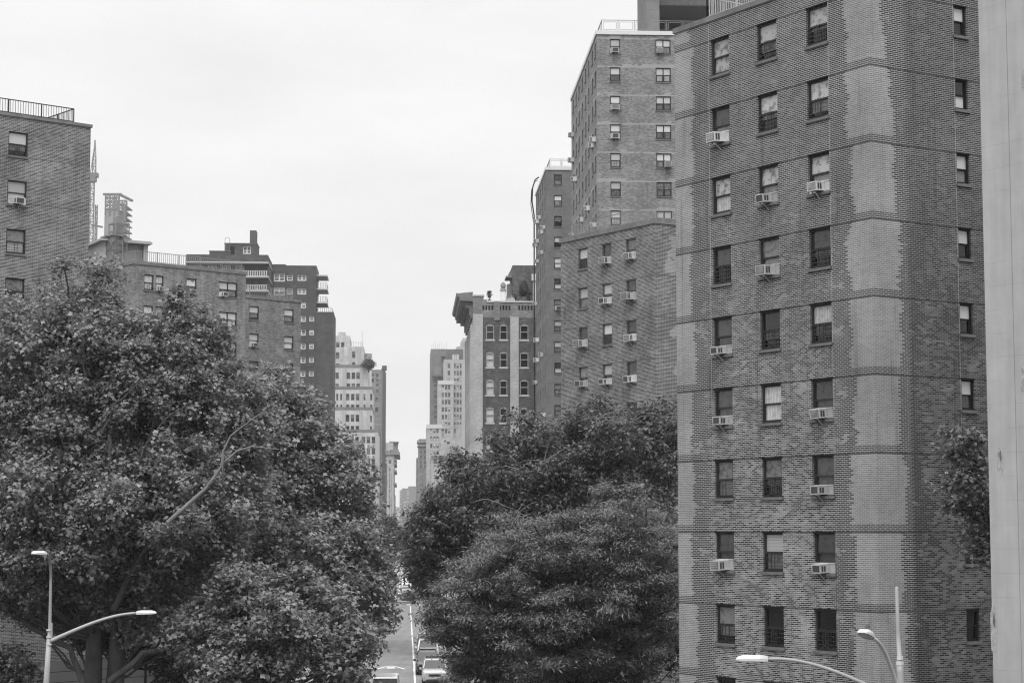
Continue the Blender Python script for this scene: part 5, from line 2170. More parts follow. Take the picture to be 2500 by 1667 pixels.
def make_tree(name, label, ells, base, mat, bark, leaf=0.22, shape='plane', aspect=1.0, dens=1.0, lobe=0.24, seed=1,
              trunk_r=0.35, fork=0.35, group=None, cat='tree', flat=0.75, nl=26, sprig=0.26, sprigs=60, leaves=22, trunks=1,
              extra=None, droop=0.0, big_limb=12):
    g = np.random.default_rng(seed)
    base = np.array(base, dtype=float)
    # ---- lobes of foliage on the surface of the envelope
    lobes = []
    for (c, r) in ells:
        n = max(6, int(nl * dens * (r.mean() / 4.0) ** 1.3))
        d = unit(g.normal(size=(n * 3, 3)))
        # spread them evenly
        keep = []
        md = 1.6 / math.sqrt(n)
        for q in d:
            if all(np.linalg.norm(q - d[j]) > md for j in keep):
                keep.append(np.where((d == q).all(axis=1))[0][0])
            if len(keep) >= n:
                break
        for j in keep:
            k = g.uniform(0.62, 1.06)
            p = c + d[j] * r * k * (1 - lobe * 0.6)
            inside = False
            for (c2, r2) in ells:
                if c2 is c:
                    continue
                if np.sum(((p - c2) / (r2 * 0.72)) ** 2) < 1:
                    inside = True
                    break
            if inside and g.random() < 0.8:
                continue
            rr = r.mean() * lobe * g.uniform(0.55, 1.35)
            lobes.append((p, np.array([rr, rr, rr * flat])))
        # a few inner ones
        for _ in range(max(2, n // 5)):
            p = c + unit(g.normal(size=(1, 3)))[0] * r * g.uniform(0.1, 0.55)
            rr = r.mean() * lobe * g.uniform(0.7, 1.1)
            lobes.append((p, np.array([rr, rr, rr * flat])))
    C_all = np.mean([c for c, r in ells], axis=0)
    P, Nn, A, S, T_ = [], [], [], [], []
    for (c, r) in lobes:
        ns = max(10, int(sprigs * dens * (r[0] / 1.4) ** 2))
        d = unit(g.normal(size=(ns, 3)) + np.array([0, 0, 0.55]))
        sc_ = c + d * r * g.uniform(0.45, 1.12, size=(ns, 1))
        tone_s = g.uniform(0.25, 0.75, size=ns)
        for q in range(ns):
            m_ = max(4, int(leaves * g.uniform(0.6, 1.3)))
            off = g.normal(size=(m_, 3)) * np.array([sprig, sprig, sprig * (0.38 if shape != 'plane' else 0.8)])
            pp = sc_[q] + off
            out = d[q]
            nr = g.normal(size=(m_, 3)) * 0.55 + out * 0.45 + np.array([0, 0, 0.75])
            if shape != 'plane':
                nr = g.normal(size=(m_, 3)) * 0.38 + out * 0.3 + np.array([0, 0, 1.0])
            al = g.normal(size=(m_, 3)) * 0.6 + out * 0.9 + np.array([0, 0, -0.25 - droop])
            P.append(pp)
            Nn.append(nr)
            A.append(al)
            S.append(g.uniform(0.45, 1.3, size=m_) * leaf)
            T_.append(np.clip(tone_s[q] + g.normal(size=m_) * 0.14, 0, 1))
    P = np.concatenate(P)
    keepm = P[:, 2] > 0.5
    Nn, A, S, T_ = [np.concatenate(x) for x in (Nn, A, S, T_)]
    P, Nn, A, S, T_ = P[keepm], unit(Nn[keepm]), A[keepm], S[keepm], T_[keepm]
    me = leaf_mesh('crown', P, Nn, A, S, aspect, T_, mat, shape)
    root = empty(name, tuple(base), label, cat, group)
    o = bpy.data.objects.new('crown', me)
    COL.objects.link(o)
    o.parent = root
    o.matrix_basis = Matrix.Translation(-Vector(base))
    # ---- trunk, limbs, branches
    mb = MB()
    nodes = []
    top = C_all[2] + 0.3 * ells[0][1][2]
    for ti in range(trunks):
        b0 = base + np.array([ti * 1.3, g.uniform(-.5, .5) if ti else 0, 0])
        f_ = b0 + (C_all - b0) * np.array([0.25, 0.25, 0]) + np.array([g.uniform(-.4, .4), 0, (C_all[2] - b0[2]) * fork])
        t_ = np.array([f_[0] + (C_all[0] - f_[0]) * 0.5 + g.uniform(-.6, .6), f_[1] + g.uniform(-.4, .4), top])
        pts = []
        for i in range(9):
            a = i / 8
            if a < .5:
                p = b0 + (f_ - b0) * (a * 2)
            else:
                p = f_ + (t_ - f_) * (a * 2 - 1)
            p = p + g.normal(size=3) * 0.10 * np.array([1, 1, 0])
            pts.append(p)
            nodes.append((p, trunk_r * (1 - 0.80 * a), 0))
        mb.tube([tuple(p) for p in pts], [trunk_r * (1.25 if i == 0 else 1) * (1 - 0.80 * i / 8) for i in range(9)], 10)
    nodes = nodes[2:]

    def grow(tgt, r1, level, wob):
        if not nodes:
            return
        best, bd = None, 1e9
        for (p, r, lv) in nodes:
            if lv >= level + 1:
                continue
            dd = np.linalg.norm(tgt - p)
            # prefer nodes lower than the target so limbs rise
            pen = 0 if p[2] < tgt[2] - 0.3 * dd else 2.5
            if dd + pen < bd:
                bd = dd + pen
                best = (p, r)
        p0, r0 = best
        rs = min(r0 * 0.75, r1 * 2.0)
        mid = (p0 + tgt) / 2 + np.array([0, 0, -0.10 * np.linalg.norm(tgt - p0)]) + g.normal(size=3) * wob
        n = 6
        pts, rad = [], []
        for i in range(n + 1):
            a = i / n
            p = (1 - a) ** 2 * p0 + 2 * a * (1 - a) * mid + a * a * tgt
            if 0 < i < n:
                p = p + g.normal(size=3) * wob * 0.25
            pts.append(tuple(p))
            rad.append(rs * (1 - a) + r1 * a)
            if i > 1:
                nodes.append((np.array(p), rad[-1], level + 1))
        mb.tube(pts, rad, 6 if level == 0 else 5, cap=False)

    order = g.permutation(len(lobes))
    tg = [lobes[i][0] for i in order]
    for t in tg[:big_limb]:
        grow(t * 0.8 + C_all * 0.2, trunk_r * 0.16, 0, 0.35)
    for t in tg[big_limb:]:
        grow(t, 0.035, 1, 0.25)
    # twigs inside the lobes
    for (c, r) in lobes:
        for _ in range(4):
            e = c + unit(g.normal(size=(1, 3)))[0] * r * 0.9
            mb.tube([tuple(c), tuple((c + e) / 2 + g.normal(size=3) * 0.1), tuple(e)], [0.028, 0.02, 0.010], 4, cap=False)
    me = mb.mesh('trunk', [bark])
    o = bpy.data.objects.new('trunk', me)
    COL.objects.link(o)
    o.parent = root
    o.matrix_basis = Matrix.Translation(-Vector(base))
    return root, len(P)


def gbase(u, v, Y):
    x, y, z = at(u * K, v * K, Y)
    return (x, y, 0.0)


tot = 0
# the big London plane on the left
r1, n = make_tree('plane_tree', 'biggest leafy plane tree with a bare pale limb, behind the left street lamp', [
    ell(185, 850, 97, 150, 265, 4.5), ell(60, 960, 97, 170, 280, 5), ell(240, 780, 97, 70, 120, 3), ell(310, 850, 97, 110, 140, 4), ell(406, 715, 98, 30, 70, 1.3), ell(540, 980, 98, 100, 150, 4), ell(470, 800, 98, 60, 105, 3), ell(370, 960, 97, 150, 240, 5), ell(215, 1180, 96, 330, 215, 6),
    ell(480, 990, 98, 120, 210, 4.5), ell(440, 830, 98, 85, 120, 3.5), ell(430, 1170, 96, 190, 190, 5.5), ell(60, 1280, 96, 150, 150, 4.5),
    ell(170, 1370, 99, 170, 105, 4), ell(350, 1370, 98, 150, 120, 4)],
    gbase(185, 1500, 97), M['leaf_plane'], M['bark_pale'], 0.225, 'plane', 1.0, 1.0, seed=5, trunk_r=0.55, trunks=2, sprig=0.24, sprigs=54, leaves=18, lobe=0.21, nl=66, fork=0.5)
tot += n
# its neighbour towards the avenue
r2, n = make_tree('plane_tree', 'second leafy plane tree left of the avenue, sloping down to the roadway', [
    ell(640, 1060, 112, 150, 220, 5), ell(720, 1040, 112, 80, 150, 3.5), ell(760, 1210, 112, 110, 220, 4.5), ell(560, 1230, 110, 180, 200, 6), ell(800, 1370, 110, 105, 190, 4.5), ell(700, 1330, 108, 150, 190, 5)],
    gbase(600, 1500, 110), M['leaf_plane'], M['bark'], 0.255, 'plane', 1.0, 1.0, seed=8, trunk_r=0.45, sprig=0.25, sprigs=54, leaves=18, lobe=0.21, nl=66)
tot += n
r3, n = make_tree('plane_tree', 'lower paler plane tree in front at the bottom, between left lamp arm and roadway', [
    ell(470, 1480, 93, 90, 110, 2.6), ell(560, 1390, 93, 90, 110, 2.6), ell(640, 1470, 92, 110, 120, 3), ell(720, 1400, 95, 90, 100, 3), ell(790, 1510, 94, 85, 110, 3), ell(530, 1540, 92, 110, 80, 2.6)],
    gbase(560, 1600, 92), M['leaf_plane'], M['bark'], 0.235, 'plane', 1.0, 1.0, seed=14, trunk_r=0.3, sprig=0.22, sprigs=54, leaves=17, lobe=0.26, nl=70)
tot += n
r4, n = make_tree('shrub', 'small dark leafy shrub in the bottom left corner before the pale wall', [
    ell(20, 1540, 88, 70, 60, 1.6)],
    gbase(20, 1600, 88), M['leaf_dark'], M['bark'], 0.2, 'plane', 1.0, 1.0, seed=15, trunk_r=0.1, sprig=0.2, sprigs=44, leaves=16, lobe=0.34, nl=60, cat='shrub', big_limb=4)
tot += n
# right side: rounded dark tree behind
_, n = make_tree('understorey_tree', 'dark low tree filling the shade behind the two trunks at lower left', [
    ell(200, 1420, 102.5, 120, 80, 2.2), ell(330, 1450, 103, 130, 90, 2.4), ell(430, 1530, 101, 70, 80, 2.2)],
    gbase(330, 1600, 102.5), M['leaf_dark'], M['bark'], 0.25, 'plane', 1.0, 1.0, seed=17, trunk_r=0.15, sprig=0.25, sprigs=44, leaves=16, lobe=0.3, nl=60, big_limb=5)
tot += n
_, n = make_tree('understorey_tree', 'dark low tree in the shade under the feathery one beside the near brick tower', [
    ell(1490, 1480, 101, 90, 90, 2.4), ell(1400, 1540, 100, 120, 80, 2.6), ell(1250, 1560, 99, 130, 70, 2.6)],
    gbase(1430, 1650, 101), M['leaf_dark'], M['bark'], 0.25, 'plane', 0.8, 1.0, seed=18, trunk_r=0.15, sprig=0.25, sprigs=40, leaves=16, lobe=0.3, nl=50, big_limb=5)
tot += n
r5, n = make_tree('maple_tree', 'tall dark rounded tree right of the avenue, behind the feathery locust', [
    ell(1400, 1110, 117, 185, 200, 5), ell(1220, 1120, 117, 150, 175, 5), ell(1080, 1190, 116, 120, 165, 4.5), ell(1510, 1030, 118, 90, 115, 4),
    ell(1000, 1250, 116, 80, 130, 4)],
    gbase(1250, 1500, 117), M['leaf_maple'], M['bark'], 0.27, 'plane', 0.7, 1.0, seed=21, trunk_r=0.4, sprig=0.25, sprigs=50, leaves=17, lobe=0.20, nl=66, droop=0.5)
tot += n
# feathery honey locust in front
r6, n = make_tree('honey_locust', 'feathery fine leaved locust tree in layered fronds beside the near brick tower', [
    ell(1400, 1240, 92, 170, 140, 4.5), ell(1220, 1300, 92, 150, 140, 4.5), ell(1450, 1400, 91, 160, 150, 4.5), ell(1120, 1400, 92, 135, 150, 4),
    ell(1260, 1460, 91, 190, 140, 5), ell(1095, 1510, 93, 85, 110, 3), ell(1020, 1420, 93, 55, 60, 2.2)],
    gbase(1330, 1560, 92), M['leaf_locust'], M['bark'], 0.22, 'frond', 0.27, 1.1, seed=33, trunk_r=0.32, flat=0.36, sprig=0.30, sprigs=50, leaves=34,
    lobe=0.185, nl=92, droop=0.05, fork=0.3)
tot += n
# small tree beside the concrete building
r7, n = make_tree('young_plane_tree', 'slim young tree squeezed between near brick tower and pale concrete wall', [
    ell(2215, 1040, 61.5, 48, 85, 1.1), ell(2225, 1130, 61.5, 62, 80, 1.3), ell(2275, 1230, 61.5, 46, 90, 1.1), ell(2350, 1150, 61.5, 70, 130, 1.5)],
    gbase(2380, 1500, 61.5), M['leaf_plane'], M['bark'], 0.165, 'plane', 1.0, 1.0, seed=41, trunk_r=0.14, sprig=0.16, sprigs=100, leaves=14, lobe=0.34, nl=70, big_limb=5)
tot += n
# street trees farther along
far = [
    ('street_tree', 'dark street tree hanging over the left kerb beyond the plane trees', [ell(868, 1290, 190, 38, 70, 3.2), ell(850, 1240, 192, 40, 60, 3)], gbase(850, 1400, 191), 51, 'leaf_maple'),
    ('street_tree', 'dark street tree leaning over parked cars, right of the road gap', [ell(965, 1270, 185, 42, 85, 3.2), ell(985, 1330, 180, 40, 60, 3)], gbase(1030, 1400, 184), 52, 'leaf_maple'),
    ('street_tree', 'small hazy street tree near the signal mast, left kerb', [ell(888, 1230, 300, 22, 52, 3.5), ell(880, 1275, 300, 20, 34, 3.2)], gbase(880, 1330, 300), 53, 'leaf_dark'),
    ('street_tree', 'distant tree crown closing the end of the street above the far cars', [ell(913, 1250, 520, 24, 44, 5), ell(895, 1225, 560, 16, 30, 5)], gbase(893, 1300, 540), 54, 'leaf_dark'),
    ('street_tree', 'low round tree at the crossing, over the white car on the side road', [ell(942, 1375, 306, 22, 14, 1.8)], gbase(950, 1400, 306), 55, 'leaf_maple'),
]
for (nm, lb, es, bs, sd_, lm) in far:
    _, n = make_tree(nm, lb, es, bs, M[lm], M['bark'], 0.34, 'plane', 1.0, 0.9, seed=sd_, trunk_r=0.22, sprig=0.35, sprigs=26, leaves=13, lobe=0.34, nl=40,
                     group='street trees along the avenue', big_limb=5)
    tot += n
print('LEAVES', tot)

# bare pale limb sticking out of the big plane's crown
mb = MB()
g = random.Random(77)


def pv(x, y, Y):
    return Vector(at(x * K, y * K, Y))


def limb(pts, r0, r1, n=6):
    m = len(pts)
    mb.tube(pts, [r0 + (r1 - r0) * i / (m - 1) for i in range(m)], n, cap=False)


main = [(385, 1200), (430, 1160), (475, 1120), (500, 1085), (515, 1062), (545, 1035), (580, 1025), (640, 1032)]
YB = 90.2
limb([pv(x, y, YB) for x, y in main], 0.12, 0.02)
limb([pv(x, y, YB - .1) for x, y in [(508, 1075), (513, 1035), (530, 1000), (550, 985), (580, 962), (605, 945), (640, 955)]], 0.055, 0.012)
limb([pv(x, y, YB - .2) for x, y in [(515, 1045), (512, 1060), (512, 1085), (505, 1100), (515, 1125)]], 0.04, 0.012)
for i in range(16):
    x0, y0 = g.choice([(512, 1085), (505, 1100), (515, 1110), (500, 1095)])
    pts = [pv(x0, y0, YB - .2)]
    x, y = x0, y0
    dx, dy = g.uniform(-8, 8), g.uniform(-2, 8)
    for k in range(4):
        x += dx + g.uniform(-4, 4)
        y += dy + g.uniform(-3, 3)
        pts.append(pv(x, y, YB - .2 + g.uniform(-.2, .2)))
    limb(pts, 0.014, 0.006, 4)
o = mb.mesh('bare_branch', [M['bark_bare']])
ob = bpy.data.objects.new('bare_branch', o)
COL.objects.link(ob)
ob.parent = r1
ob.matrix_basis = Matrix.Translation(-r1.location)
mb = MB()
for pts_, r0, r1_, yy in (([(252, 1000), (250, 1060), (247, 1150), (240, 1240), (233, 1320)], 0.09, 0.17, 91.6),
                         ([(60, 1075), (85, 1130), (120, 1185), (150, 1240)], 0.07, 0.13, 91.8),
                         ([(245, 1120), (205, 1085), (165, 1060), (140, 1005)], 0.12, 0.05, 91.5),
                         ([(385, 1198), (340, 1250), (300, 1320), (260, 1400)], 0.12, 0.20, 92.2),
                         ([(0, 1010), (25, 1055), (40, 1110)], 0.06, 0.10, 91.2),
                         ([(176, 1000), (182, 1060), (184, 1110)], 0.08, 0.12, 91.8),
                         ([(90, 1010), (150, 1050), (215, 1075)], 0.04, 0.09, 91.5),
                         ([(190, 1568), (160, 1490), (70, 1440), (0, 1390)], 0.2, 0.12, 94),
                         ([(250, 1568), (330, 1500), (420, 1480), (520, 1440)], 0.22, 0.10, 93.5),
                         ([(320, 880), (270, 925), (235, 990)], 0.03, 0.07, 91.6),
                         ([(430, 930), (380, 960), (330, 1030), (300, 1100)], 0.03, 0.08, 91.4),
                         ([(200, 770), (190, 840), (205, 910)], 0.03, 0.07, 92.0)):
    P2 = [pv(x, y, yy + 1.5 + g.uniform(-.3, .3)) for x, y in pts_]
    r0, r1_ = r0 * 0.8, r1_ * 0.8
    m_ = len(P2)
    fine = []
    for i in range(m_ - 1):
        for q_ in range(4):
            a = q_ / 4
            fine.append(P2[i] * (1 - a) + P2[i + 1] * a + Vector((g.uniform(-.06, .06), g.uniform(-.06, .06), g.uniform(-.06, .06))))
    fine.append(P2[-1])
    mb.tube(fine, [r0 + (r1_ - r0) * i / (len(fine) - 1) for i in range(len(fine))], 7, cap=False)
ob = bpy.data.objects.new('limb', mb.mesh('limb', [M['bark_limb']]))
COL.objects.link(ob)
ob.parent = r1
ob.matrix_basis = Matrix.Translation(-r1.location)
# bare twigs on the maple
for (x, y) in ((1180, 1075), (1250, 1060), (1130, 1150), (1300, 1000), (1180, 1190), (1380, 960), (1450, 970), (1520, 960), (1150, 1210)):
    mb = MB()
    for j in range(3):
        xx, yy = x + g.uniform(-3, 3), y + g.uniform(-3, 3)
        dx, dy = g.uniform(-12, 14), g.uniform(-12, 4)
        pts = [pv(x, y, 112.4)]
        for k in range(5):
            xx += dx + g.uniform(-3, 3)
            yy += dy + g.uniform(-3, 3)
            dy += 1.4
            pts.append(pv(xx, yy, 112.2 + g.uniform(-.2, .2)))
        limb(pts, 0.03, 0.01, 4)
    ob = bpy.data.objects.new('bare_branch', mb.mesh('bare_branch', [M['bark_bare']]))
    COL.objects.link(ob)
    ob.parent = r5
    ob.matrix_basis = Matrix.Translation(-r5.location)

# roof garden plants
ROOFZ = LOFT_ZR
q = RL.corner(fr.s_(*cF3(355, 440)) if False else 0, 0)
fq = Fac(*RL.corner(0, 2.5), STREET_ANG, 20)


def roof_plant(name, label, x, ytop, ybot, wpx, dist, seed, mat='leaf_dark', cat='shrub', leafs=0.16):
    f = Fac(*RL.corner(0, dist), STREET_ANG, 20)
    s, z1 = f.hit(*cF3(x, ytop))
    z0 = f.z(*cF3(x, ybot))
    w = f.s_(*cF3(x + wpx / 2, ytop)) - f.s_(*cF3(x - wpx / 2, ytop))
    p = RL.corner(s, dist)
    c = np.array([p[0], p[1], (z0 + z1) / 2])
    return make_tree(name, label, [(c, np.array([w / 2, w / 2, (z1 - z0) / 2]))], (p[0], p[1], ROOFZ), M[mat], M['bark'], leafs, 'plane', 0.6, 1.0, seed=seed,
                     trunk_r=0.06, sprig=0.10, sprigs=150, leaves=9, lobe=0.34, nl=150, cat=cat, big_limb=3)


roof_plant('conifer', 'narrow dark columnar conifer in a pot on the loft roof edge', 352, 350, 480, 34, 1.6, 61)
roof_plant('roof_tree', 'bushy dark tree growing in the loft building roof garden', 695, 255, 470, 120, 5.0, 62, cat='tree')
roof_plant('shrub', 'small pale rounded shrub left of the bushy roof garden tree', 608, 388, 470, 60, 4.4, 63, 'leaf_plane')
roof_plant('shrub', 'dark low shrub at the right end of the loft roof garden', 755, 370, 480, 60, 4.4, 64)
# topiary on the cream building's terrace
c = np.array(at(*cF1(303, 328), 650))
k_ = 650 / FP / 3.015
make_tree('terrace_tree', 'big rounded dark tree on the cream setback building terrace', [(c, np.array([33 * k_, 5.0, 36 * k_]))], (c[0], c[1], c[2] - 36 * k_ - 1), M['leaf_dark'], M['bark'],
          0.45, 'plane', 1.0, 1.0, seed=66, trunk_r=0.3, sprig=0.45, sprigs=24, leaves=12, lobe=0.3, nl=50, big_limb=4)
for (x, y) in ((135, 1108), (115, 1106), (155, 1112)):
    pass

# ================================================================== STREET LAMPS
M['lamp_metal'] = plain('lamp_metal', 0.34, 0.45, 0.08, 2.0)
M['lamp_head'] = plain('lamp_head', 0.60, 0.4, 0.05, 3.0)
M['lamp_dark'] = plain('lamp_dark', 0.05, 0.5, 0.1, 3.0)
M['lamp_lens'] = plain('lamp_lens', 0.45, 0.2, 0.05, 3.0)


def lamp_head(root, p, d, L=0.76, tilt=0.0):
    """flat LED cobra head starting at p, pointing along d (horizontal unit)"""
    an = math.atan2(d[1], d[0])
    T = Matrix.Translation(p) @ Matrix.Rotation(an, 4, 'Z') @ Matrix.Rotation(-tilt, 4, 'Y')
    mb = MB()
    secs = [(0.0, 0.055, -0.055, 0.075), (0.10, 0.10, -0.055, 0.095), (0.22, 0.155, -0.05, 0.105), (L * 0.75, 0.165, -0.05, 0.090), (L * 0.93, 0.13, -0.045, 0.05), (L, 0.06, -0.04, 0.0)]
    rings = []
    for (x, hw, zb, zt_) in secs:
        ring = []
        for (yy, zz) in ((-hw, zb), (hw, zb), (hw, zb + (zt_ - zb) * 0.45), (hw * 0.62, zt_), (-hw * 0.62, zt_), (-hw, zb + (zt_ - zb) * 0.45)):
            ring.append(tuple(T @ Vector((x, yy, zz))))
        rings.append(ring)
    for i in range(len(rings) - 1):
        for j in range(6):
            k = (j + 1) % 6
            mb.quad([rings[i][j], rings[i][k], rings[i + 1][k], rings[i + 1][j]])
    mb.quad(rings[0][::-1])
    mb.quad(rings[-1])
    h = mb.obj('lamp_head', M['lamp_head'], root)
    mb = MB()
    mb.box(L * 0.3, L * 0.85, -0.12, 0.12, -0.062, -0.052, 0, T)
    mb.obj('lens', M['lamp_lens'], h)
    mb = MB()
    c0 = T @ Vector((L * 0.42, 0, 0.10))
    mb.tube([c0, c0 + Vector((0, 0, 0.05))], 0.03, 10)
    mb.tube([c0 + Vector((0, 0, 0.05)), c0 + Vector((0, 0, 0.12))], 0.055, 12)
    mb.tube([c0 + Vector((0, 0, 0.12)), c0 + Vector((0, 0, 0.14))], 0.045, 12)
    mb.obj('photocell', M['lamp_dark'], h)


def bez(p0, p1, p2, p3, n=14):
    o = []
    for i in range(n + 1):
        t = i / n
        a, b, c, d = (1 - t) ** 3, 3 * t * (1 - t) ** 2, 3 * t * t * (1 - t), t ** 3
        o.append(Vector(p0) * a + Vector(p1) * b + Vector(p2) * c + Vector(p3) * d)
    return o


# left lamp
YL = 80.0
pb = Vector(at(113, 1667, YL))
root = empty('street_lamp', (pb.x, pb.y, 0), 'grey double armed street lamp at the bottom left before the big plane tree', 'street lamp', 'street lamps')
mb = MB()
j1 = Vector(at(119.5, 1557, YL))
j2 = Vector(at(121.5, 1535, YL))
mb.tube([(pb.x - 0.02, YL, 0), pb, j1], [0.14, 0.12, 0.092], 8)
mb.tube([(pb.x - 0.02, YL, 0), (pb.x - 0.02, YL, 0.5)], [0.24, 0.2], 8)
mb.obj('pole', M['lamp_metal'], root)
mb = MB()
for v_ in (1537, 1554, 1572):
    q = Vector(at(120, v_, YL))
    mb.tube([q - Vector((0, 0, 0.03)), q + Vector((0, 0, 0.03))], 0.115, 10)
mb.box(j1.x + 0.02, j1.x + 0.13, YL - 0.06, YL + 0.06, j1.z - 0.12, j2.z + 0.25)
mb.obj('clamp', M['lamp_metal'], root)
mb = MB()
t1 = Vector(at(124, 1417, YL))
hp = Vector(at(112, 1351, YL - 1.6))
c = [j1, j2, t1] + bez(t1, Vector(at(125, 1385, YL - 0.1)), Vector(at(121, 1352, YL - 0.7)), hp)[1:]
mb.tube(c, [0.075] + [0.065] + [0.052] + [0.048] * (len(c) - 3), 10)
mb.obj('arm', M['lamp_metal'], root)
dd = Vector((-0.52, -0.85, 0)).normalized()
lamp_head(root, hp, dd, 0.72, 0.05)
mb = MB()
a0 = Vector(at(125, 1563, YL))
a3 = Vector(at(334, 1496, YL))
mb.tube(bez(a0, Vector(at(190, 1535, YL)), Vector(at(262, 1498, YL)), a3, 18), [0.085 - 0.035 * i / 18 for i in range(19)], 10)
mb.obj('arm', M['lamp_metal'], root)
lamp_head(root, a3 + Vector((-0.02, 0, 0)), Vector((1, 0.05, 0)).normalized(), 0.80, 0.03)

# right lamp
YR = 51.0
pb = Vector(at(2199, 1667, YR))
root = empty('street_lamp', (pb.x, pb.y, 0), 'pale double armed street lamp at the bottom right in front of the near brick tower', 'street lamp', 'street lamps')
mb = MB()
j1 = Vector(at(2197, 1620, YR))
mb.tube([(pb.x, YR, 0), pb, Vector(at(2197.5, 1640, YR)), j1], [0.14, 0.095, 0.09, 0.085], 8)
mb.tube([(pb.x, YR, 0), (pb.x, YR, 0.5)], [0.24, 0.2], 8)
mb.obj('pole', M['lamp_metal'], root)
mb = MB()
for (v_, r_2) in ((1618, 0.095), (1605, 0.08)):
    q = Vector(at(2197, v_, YR))
    mb.tube([q - Vector((0, 0, 0.05)), q + Vector((0, 0, 0.05))], r_2, 10)
mb.obj('clamp', M['lamp_metal'], root)
mb = MB()
tp = Vector(at(2189, 1434, YR))
mb.tube([j1, Vector(at(2192, 1540, YR)), tp, tp + Vector((0, 0, 0.03))], [0.065, 0.050, 0.042, 0.025], 10)
mb.obj('extension_pole', M['lamp_metal'], root)
mb = MB()
h1 = Vector(at(1872, 1608, YR - 0.3))
b0 = Vector(at(2196, 1712, YR))
c = bez(b0, Vector(at(2110, 1668, YR)), Vector(at(1985, 1600, YR - 0.2)), h1, 20)
mb.tube(c, [0.06 - 0.02 * i / 20 for i in range(21)], 10)
mb.obj('arm', M['lamp_metal'], root)
lamp_head(root, h1 + Vector((0.02, 0, 0)), Vector((-1, -0.05, 0)).normalized(), 0.80, 0.02)
mb = MB()
h2 = Vector(at(2127, 1556, YR - 2.4))
c = bez(Vector(at(2197, 1700, YR)), Vector(at(2178, 1640, YR - 0.4)), Vector(at(2160, 1562, YR - 1.2)), h2, 18)
mb.tube(c, [0.06 - 0.015 * i / 18 for i in range(19)], 10)
mb.obj('arm', M['lamp_head'], root)
lamp_head(root, h2, Vector((-0.45, -0.89, 0)).normalized(), 0.78, 0.25)

# ================================================================== VEHICLES
M['car_glass'] = plain('car_glass', 0.015, 0.05, 0.1, 1.0, spec=0.9)
M['tyre'] = plain('tyre', 0.02, 0.9, 0.1)
M['rim'] = plain('rim', 0.3, 0.4, 0.1)
M['lamp_glass'] = plain('lamp_glass', 0.5, 0.15, 0.1)
M['plate'] = plain('plate', 0.55, 0.5, 0.05)
for nm, vv, rr_ in (('silver', 0.42, 0.25), ('white', 0.68, 0.25), ('black', 0.02, 0.15), ('grey', 0.14, 0.25), ('dark_grey', 0.05, 0.2)):
    m_ = plain('paint_' + nm, vv, rr_, 0.04, 1.0)
    m_.node_tree.nodes['Principled BSDF'].inputs['Coat Weight'].default_value = 0.6
    M['paint_' + nm] = m_


